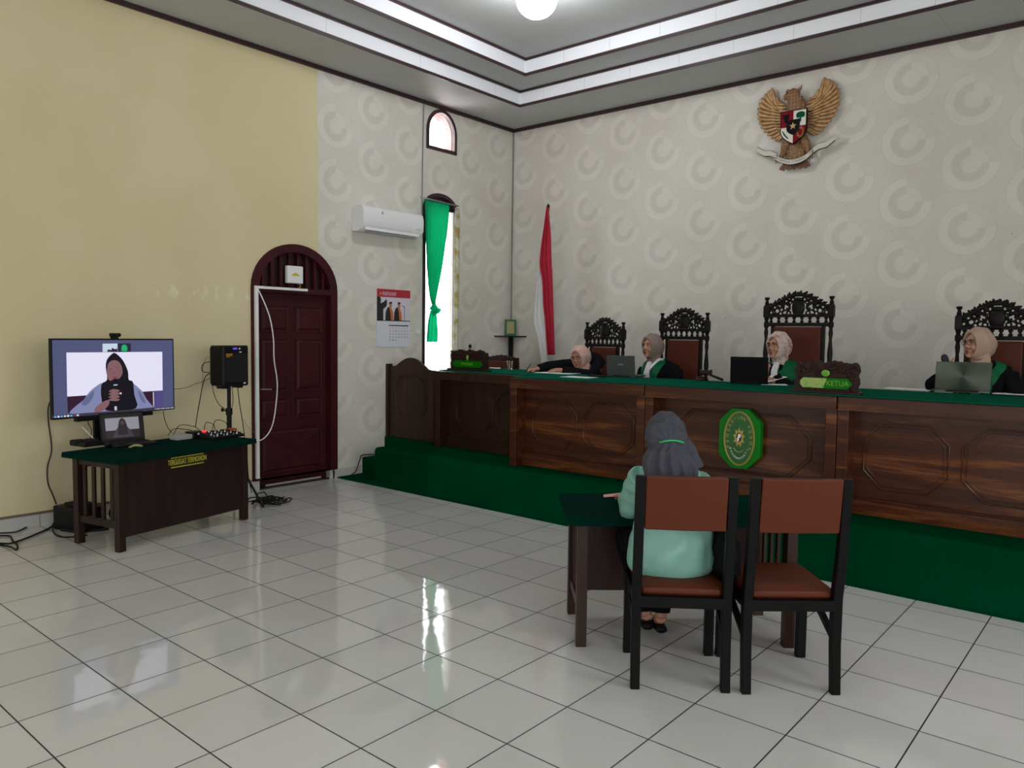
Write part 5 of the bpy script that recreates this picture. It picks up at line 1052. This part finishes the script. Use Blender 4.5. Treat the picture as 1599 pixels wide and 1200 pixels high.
# 3 floral scarf
C = ony(1215, 540, 5.33)
a1 = dict(s=W(C.x-.13, 5.41, C.z-.23), e=W(C.x-.17, 5.26, 1.16), w=W(C.x+.0, 5.05, 1.265), d=(.15, -.3, .75), n=(0, -.9, .3), side=1, curl=.7, cuff=.06); a2 = dict(s=W(C.x+.21, 5.45, C.z-.24), e=W(C.x+.27, 5.28, 1.14), w=W(C.x+.06, 5.03, 1.25), d=(-.9, -.2, .1), n=(0, -.3, 1), side=-1, curl=.6, cuff=.06)
p = person('person in floral headscarf and glasses wearing a robe with broad green panels at bench centre', (C.x+.03, 5.49, .40), R(-6), m_skin, C, R(-14), R(4), h_flo, (m_robe, True), arms=(a1, a2), glasses=True, neckdrop=.05)
finish(p, *collar(p, .078, low=.28, spread=.095, out=.05), *jabot(p))
# 4 beige scarf
C = ony(1527, 537, 5.38)
a1 = dict(s=W(C.x-.13, 5.41, C.z-.23), e=W(C.x-.29, 5.30, 1.25), w=W(C.x-.16, 5.14, C.z-.20), d=(.1, -.2, .9), n=(-.9, -.3, .1), side=1, curl=1.1, cuff=.06); a2 = dict(s=W(C.x+.21, 5.45, C.z-.23), e=W(C.x+.30, 5.34, 1.12), w=W(C.x+.12, 5.10, 1.03), d=(-.9, -.3, 0), n=(0, 0, 1), side=-1, curl=.5, cuff=.06)
a1['w'] = c0+V((-.005, .03, -.13)); a1['d'] = (.15, -.35, .9)
p = person('person in beige headscarf and glasses with black robe behind the silver laptop', (C.x+.03, 5.49, .40), R(-8), m_skin, C, R(-32), R(2), h_bei, (m_robe, True), arms=(a1, a2), glasses=True, neckdrop=.05)
finish(p, *collar(p, .034, low=.28, spread=.10, out=.05), *jabot(p))
# 5 witness seen from behind
WY = R(219); WF = V((sin(WY), -cos(WY), 0)); WS = V((cos(WY), sin(WY), 0))     # WS points to the viewer's left? (right-hand side of local +x)
VN = V((_f.x, _f.y, 0)).normalized()
def wp(px, py, dist=0): return onp(px, py, V((5.12, 1.90, 0))+WF*dist, VN)
C = wp(1039, 684, .07); hipc = V((5.135, 1.865, .575))
sL = wp(1005, 744, .0); sR = wp(1088, 752, .0)
eL = wp(985, 795, .16); wL = onz(976, 779, .735); wL = wp(974, 776, .40); wL.z = .735
eR = wp(1107, 800, .15); wR = wp(1085, 772, .42); wR.z = .735
m_mint = mat('mint blouse satin', (.20, .41, .345), .42); h_gry = mat('slate grey headscarf', (.043, .045, .060), .85); m_trou = mat('black trousers', (.004, .004, .005), .9, spec=.1)
kR = V((4.90, 2.24, .52)); fR = V((4.925, 2.175, .10)); kL = V((4.76, 2.11, .52)); fL = V((4.845, 2.165, .10))
# local +x side (s=+1) is WS
aL = dict(s=sL, e=eL, w=wL, d=WF*.8+WS*.0+V((0, 0, -.05)), n=(0, 0, 1), side=-1, curl=.35, cuff=.036, sl=.93); aR = dict(s=sR, e=eR, w=wR, d=WF*.8-WS*.1, n=(0, 0, 1), side=1, curl=.35, cuff=.036, sl=.93)
def blf(c):
    q = c-V((5.12, 1.88, 0)); s_ = q.dot(WS); z = c.z; fold = .008*sin((z*34+s_*18))*max(0, min(1, (.80-z)/.2))*(.5+.5*sin(s_*25+1))+.004*sin(s_*45+z*12)*max(0, min(1, (z-.7)/.2))
    a_ = .0022*sin(c.z*85+c.x*30)*(1 if abs(s_+.02) > .15 and .66 < z < .95 else .15); return fold+a_
legs_ = ((kL, fL), (kR, fR)) if (kL-V((5.12, 1.88, 0))).dot(WS) > (kR-V((5.12, 1.88, 0))).dot(WS) else ((kR, fR), (kL, fL))
p = person('person seen from behind in slate grey headscarf and mint blouse seated at the witness table', (5.12, 1.88, 0), WY, m_skin, C, 0, R(6), h_gry, (m_mint, False), arms=(aL, aR), legs=legs_, hips=hipc, chest=.15, shirt_fn=None, neckdrop=.10)
# replace blouse with a fuller, folded one
bpy.data.objects.remove(p['robe']); rb_ = MB(); Nb = p['Nb']; Zv = V((0, 0, 1))
rb_.tube(cr([V((5.14, 1.86, .475)), V((5.14, 1.86, .52)), V((5.14, 1.865, .62)), V((5.125, 1.875, .74)), V((5.10, 1.895, .88)), Nb-Zv*.07, Nb-Zv*.01], 4), crr([.185, .208, .205, .168, .165, .11, .05], 4), 28, up=WF, flat=.74)
rb_.tube(cr([sL, (sL+sR)/2+Zv*.03, sR], 5), crr([.056, .075, .056], 5), 16)
for a in (aL, aR):
    L = a['w']-a['e']; rb_.tube(cr([a['s'], a['s'].lerp(a['e'], .5)+(a['e']-hipc).normalized()*.012, a['e'], a['e']+L*.5, a['e']+L*.92], 5), crr([.068, .066, .058, .046, .037], 5), 18)
p['robe'] = blob('blouse', rb_, m_mint, None, .006, 4, fn=blf)
tr_ = MB()
for k, f in legs_: h_ = hipc+WS*.08*(1 if (k-hipc).dot(WS) > (legs_[1][0]-hipc).dot(WS)-1e-6 and k is legs_[0][0] else -1); tr_.tube(cr([h_, k, k.lerp(f, .55), k.lerp(f, .93)], 5), crr([.105, .080, .062, .05], 5), 18)
tr_.tube([hipc-Zv*.0+WS*.09, hipc-WS*.09], [.10, .10], 14)
trs = blob('trousers', tr_, m_trou, None, .007, 3, fn=lambda c: wv(c, .003))
# scarf: hood, gathered tie and drape over the back
bpy.data.objects.remove(p['hij']); hj = MB(); Rm = p['Rm']; hood(hj, C, Rm, 1.03, .01); drape_neck(hj, C+Rm @ V((0, .012, 0)), Nb, WF, .15, .12)
tie = wp(1046, 692, -.075); bk0 = wp(1044, 670, -.06)
hj.tube(cr([C-WF*.03+Zv*.02, wp(1041, 678, -.03), wp(1043, 694, -.04), wp(1048, 712, -.04), wp(1052, 735, -.05)], 4), crr([.098, .098, .092, .095, .10], 4), 22, up=WF, flat=.62); hj.tube([wp(1064, 690, .0), wp(1075, 712, .0), wp(1084, 734, -.01)], [.045, .05, .05], 14)
def wrow(y, xl, xr, d): a, b = wp(xl, y, d), wp(xr, y, d); return a, b
rs = []
for (y, xl, xr, d, th) in ((688, 1030, 1062, -.085, .035), (696, 1022, 1068, -.10, .034), (706, 1012, 1076, -.115, .034), (718, 1005, 1084, -.125, .034), (730, 1004, 1090, -.13, .032), (742, 1008, 1092, -.13, .03), (756, 1012, 1093, -.125, .028)):
    a, b = wrow(y, xl, xr, d); N = 30; F = []; Bk = []
    for j in range(N+1):
        u = j/N; q = a.lerp(b, u); cv = .055*(1-(2*u-1)**2); fold = .010*sin(u*pi*9+.6*sin(y*.05))*min(1, (y-685)/20); F.append(q-WF*(cv+fold-.02)); Bk.append(q-WF*(cv+fold-.02-th))
    rs.append(F+Bk[::-1])
hj.rings(rs)
def hf2(c):
    q = c-tie; r = sqrt((q.dot(WS))**2+q.z**2)+.01; an = atan2(q.dot(WS), q.z+.0001); return .0035*sin(an*13)*min(1, r/.05)*max(0, 1-r/.22)+.0015*sin(q.dot(WS)*110+c.z*9)
p['hij'] = blob('headscarf', hj, h_gry, None, .005, 3, fn=hf2)
rbn2 = MB().tube([tie-WF*(.045+.018*cos(t_))+WS*.052*sin(t_)*1.05+Zv*(.014+.006*cos(t_*2)) for t_ in [pi*(-.55+1.1*k/14) for k in range(15)]], .0045, 6).build('green_tie', mat('bright green ribbon', (.01, .38, .10), .5), None, True)
finish(p, trs, rbn2)
# pink slip on the table
q = onz(966, 775, .69); o = MB().prism([(-.075, -.03, 0), (.05, -.055, 0), (.07, .05, 0), (-.07, .03, 0)], (0, 0, .006)).build('pink_paper', mat('pink paper', (.72, .33, .36), .7)); o.location = (q.x-.01, q.y-.01, .694); o.rotation_euler = (R(-4), R(-6), R(40)); tag(o, 'pink slip of paper under the left hand of the woman in mint', 'paper')
# handbag hanging between the two chairs
hb = thing('handbag', 'black handbag with ring and strap wedged between the seated woman and the empty chair', 'handbag', (5.385, 1.955, .485), R(38))
mb = MB(); mb.ell((0, .02, .10), (.06, .15, .12)); mb.ell((0, .02, .04), (.065, .15, .06)); mb.ell((-.01, .06, .17), (.035, .09, .05)); bb_ = blob('bag_body', mb, mat('soft black leather', (.004, .004, .005), .6, spec=.12), None, .008, 3, fn=lambda c: .003*sin(c.z*60+c.y*30)); bb_.parent = hb
MB().tube(cr([(0, -.09, .17), (-.01, -.05, .26), (-.02, .05, .29), (-.02, .15, .20)], 5), .008, 6).build('strap', m_blackp, hb, True)
MB().torus((.0, -.085, .20), .013, .003, 'X').tube([(0, -.10, .18), (.005, -.13, .13)], .003, 6).build('ring', m_metal, hb, True)
# ================================================================== LIGHT
def area(name, loc, rotE, sx, sy, power, col=(1, 1, 1), spread=None):
    l = bpy.data.lights.new(name, 'AREA'); l.shape = 'RECTANGLE'; l.size = sx; l.size_y = sy; l.energy = power; l.color = col
    o = bpy.data.objects.new(name, l); COL.objects.link(o); o.location = loc; o.rotation_euler = rotE; return o
def ceiling_lamp(label, x, y, e):
    t = thing('ceiling_lamp', label, 'lamp', (x, y, 4.765)); MB().lathe([(.05, 0), (.055, -.02), (.035, -.04), (.03, -.07)], (0, 0, 0), 24).build('lamp_holder', m_white, t, smooth=35)
    MB().lathe([(.03, -.052)]+[(.18*sin(pi*k/14), -.21+.155*cos(pi*k/14)) for k in range(1, 14)]+[(.01, -.365)], (0, 0, 0), 32).build('lamp_globe', mat('lamp glass %d' % e, (.05, .05, .05), .4, emit=(.95, .97, 1.0), es=e), t, smooth=True)
q = onz(838, 0, 4.555); ceiling_lamp('round glowing ceiling lamp in the stepped recess above the bench', q.x, q.y, 50)
ceiling_lamp('added unseen round fill lamp in the recess behind the camera', 6.6, .2, 14)  # unseen lamp, added to fill the near half of the room
for k, y in enumerate((-4, -1.2, 1.6)): area('window_fill', (X1-.02, y+.75, 2.0), (0, R(90), 0), 2.0, 1.5, 34, (.95, .97, 1.0))  # added fill lamps in the unseen window openings of the right wall
for x in (1.2, 4.0, 6.8): area('window_fill', (x+.8, Y0+.02, 1.95), (R(90), 0, 0), 1.6, 2.1, 12, (.95, .97, 1.0))  # more added fill, at unseen openings in the wall behind the camera
area('window_fill', (-.14, 5.32, 2.2), (0, R(-90), 0), 2.1, .48, 14, (.97, .99, 1.0)); area('window_fill', (-.14, 5.325, 4.07), (0, R(-90), 0), .36, .4, 5, (1, .97, .97))
w = bpy.data.worlds.new('world'); S.world = w; w.use_nodes = True; bgn = w.node_tree.nodes['Background']; bgn.inputs[0].default_value = (.96, .98, 1, 1); bgn.inputs[1].default_value = 3.0
S.view_settings.view_transform = 'Standard'; S.view_settings.look = 'None'; S.view_settings.gamma = 1; S.view_settings.exposure = 0.14
try: S.cycles.max_bounces = 8; S.cycles.diffuse_bounces = 4; S.cycles.use_denoising = True
except Exception: pass
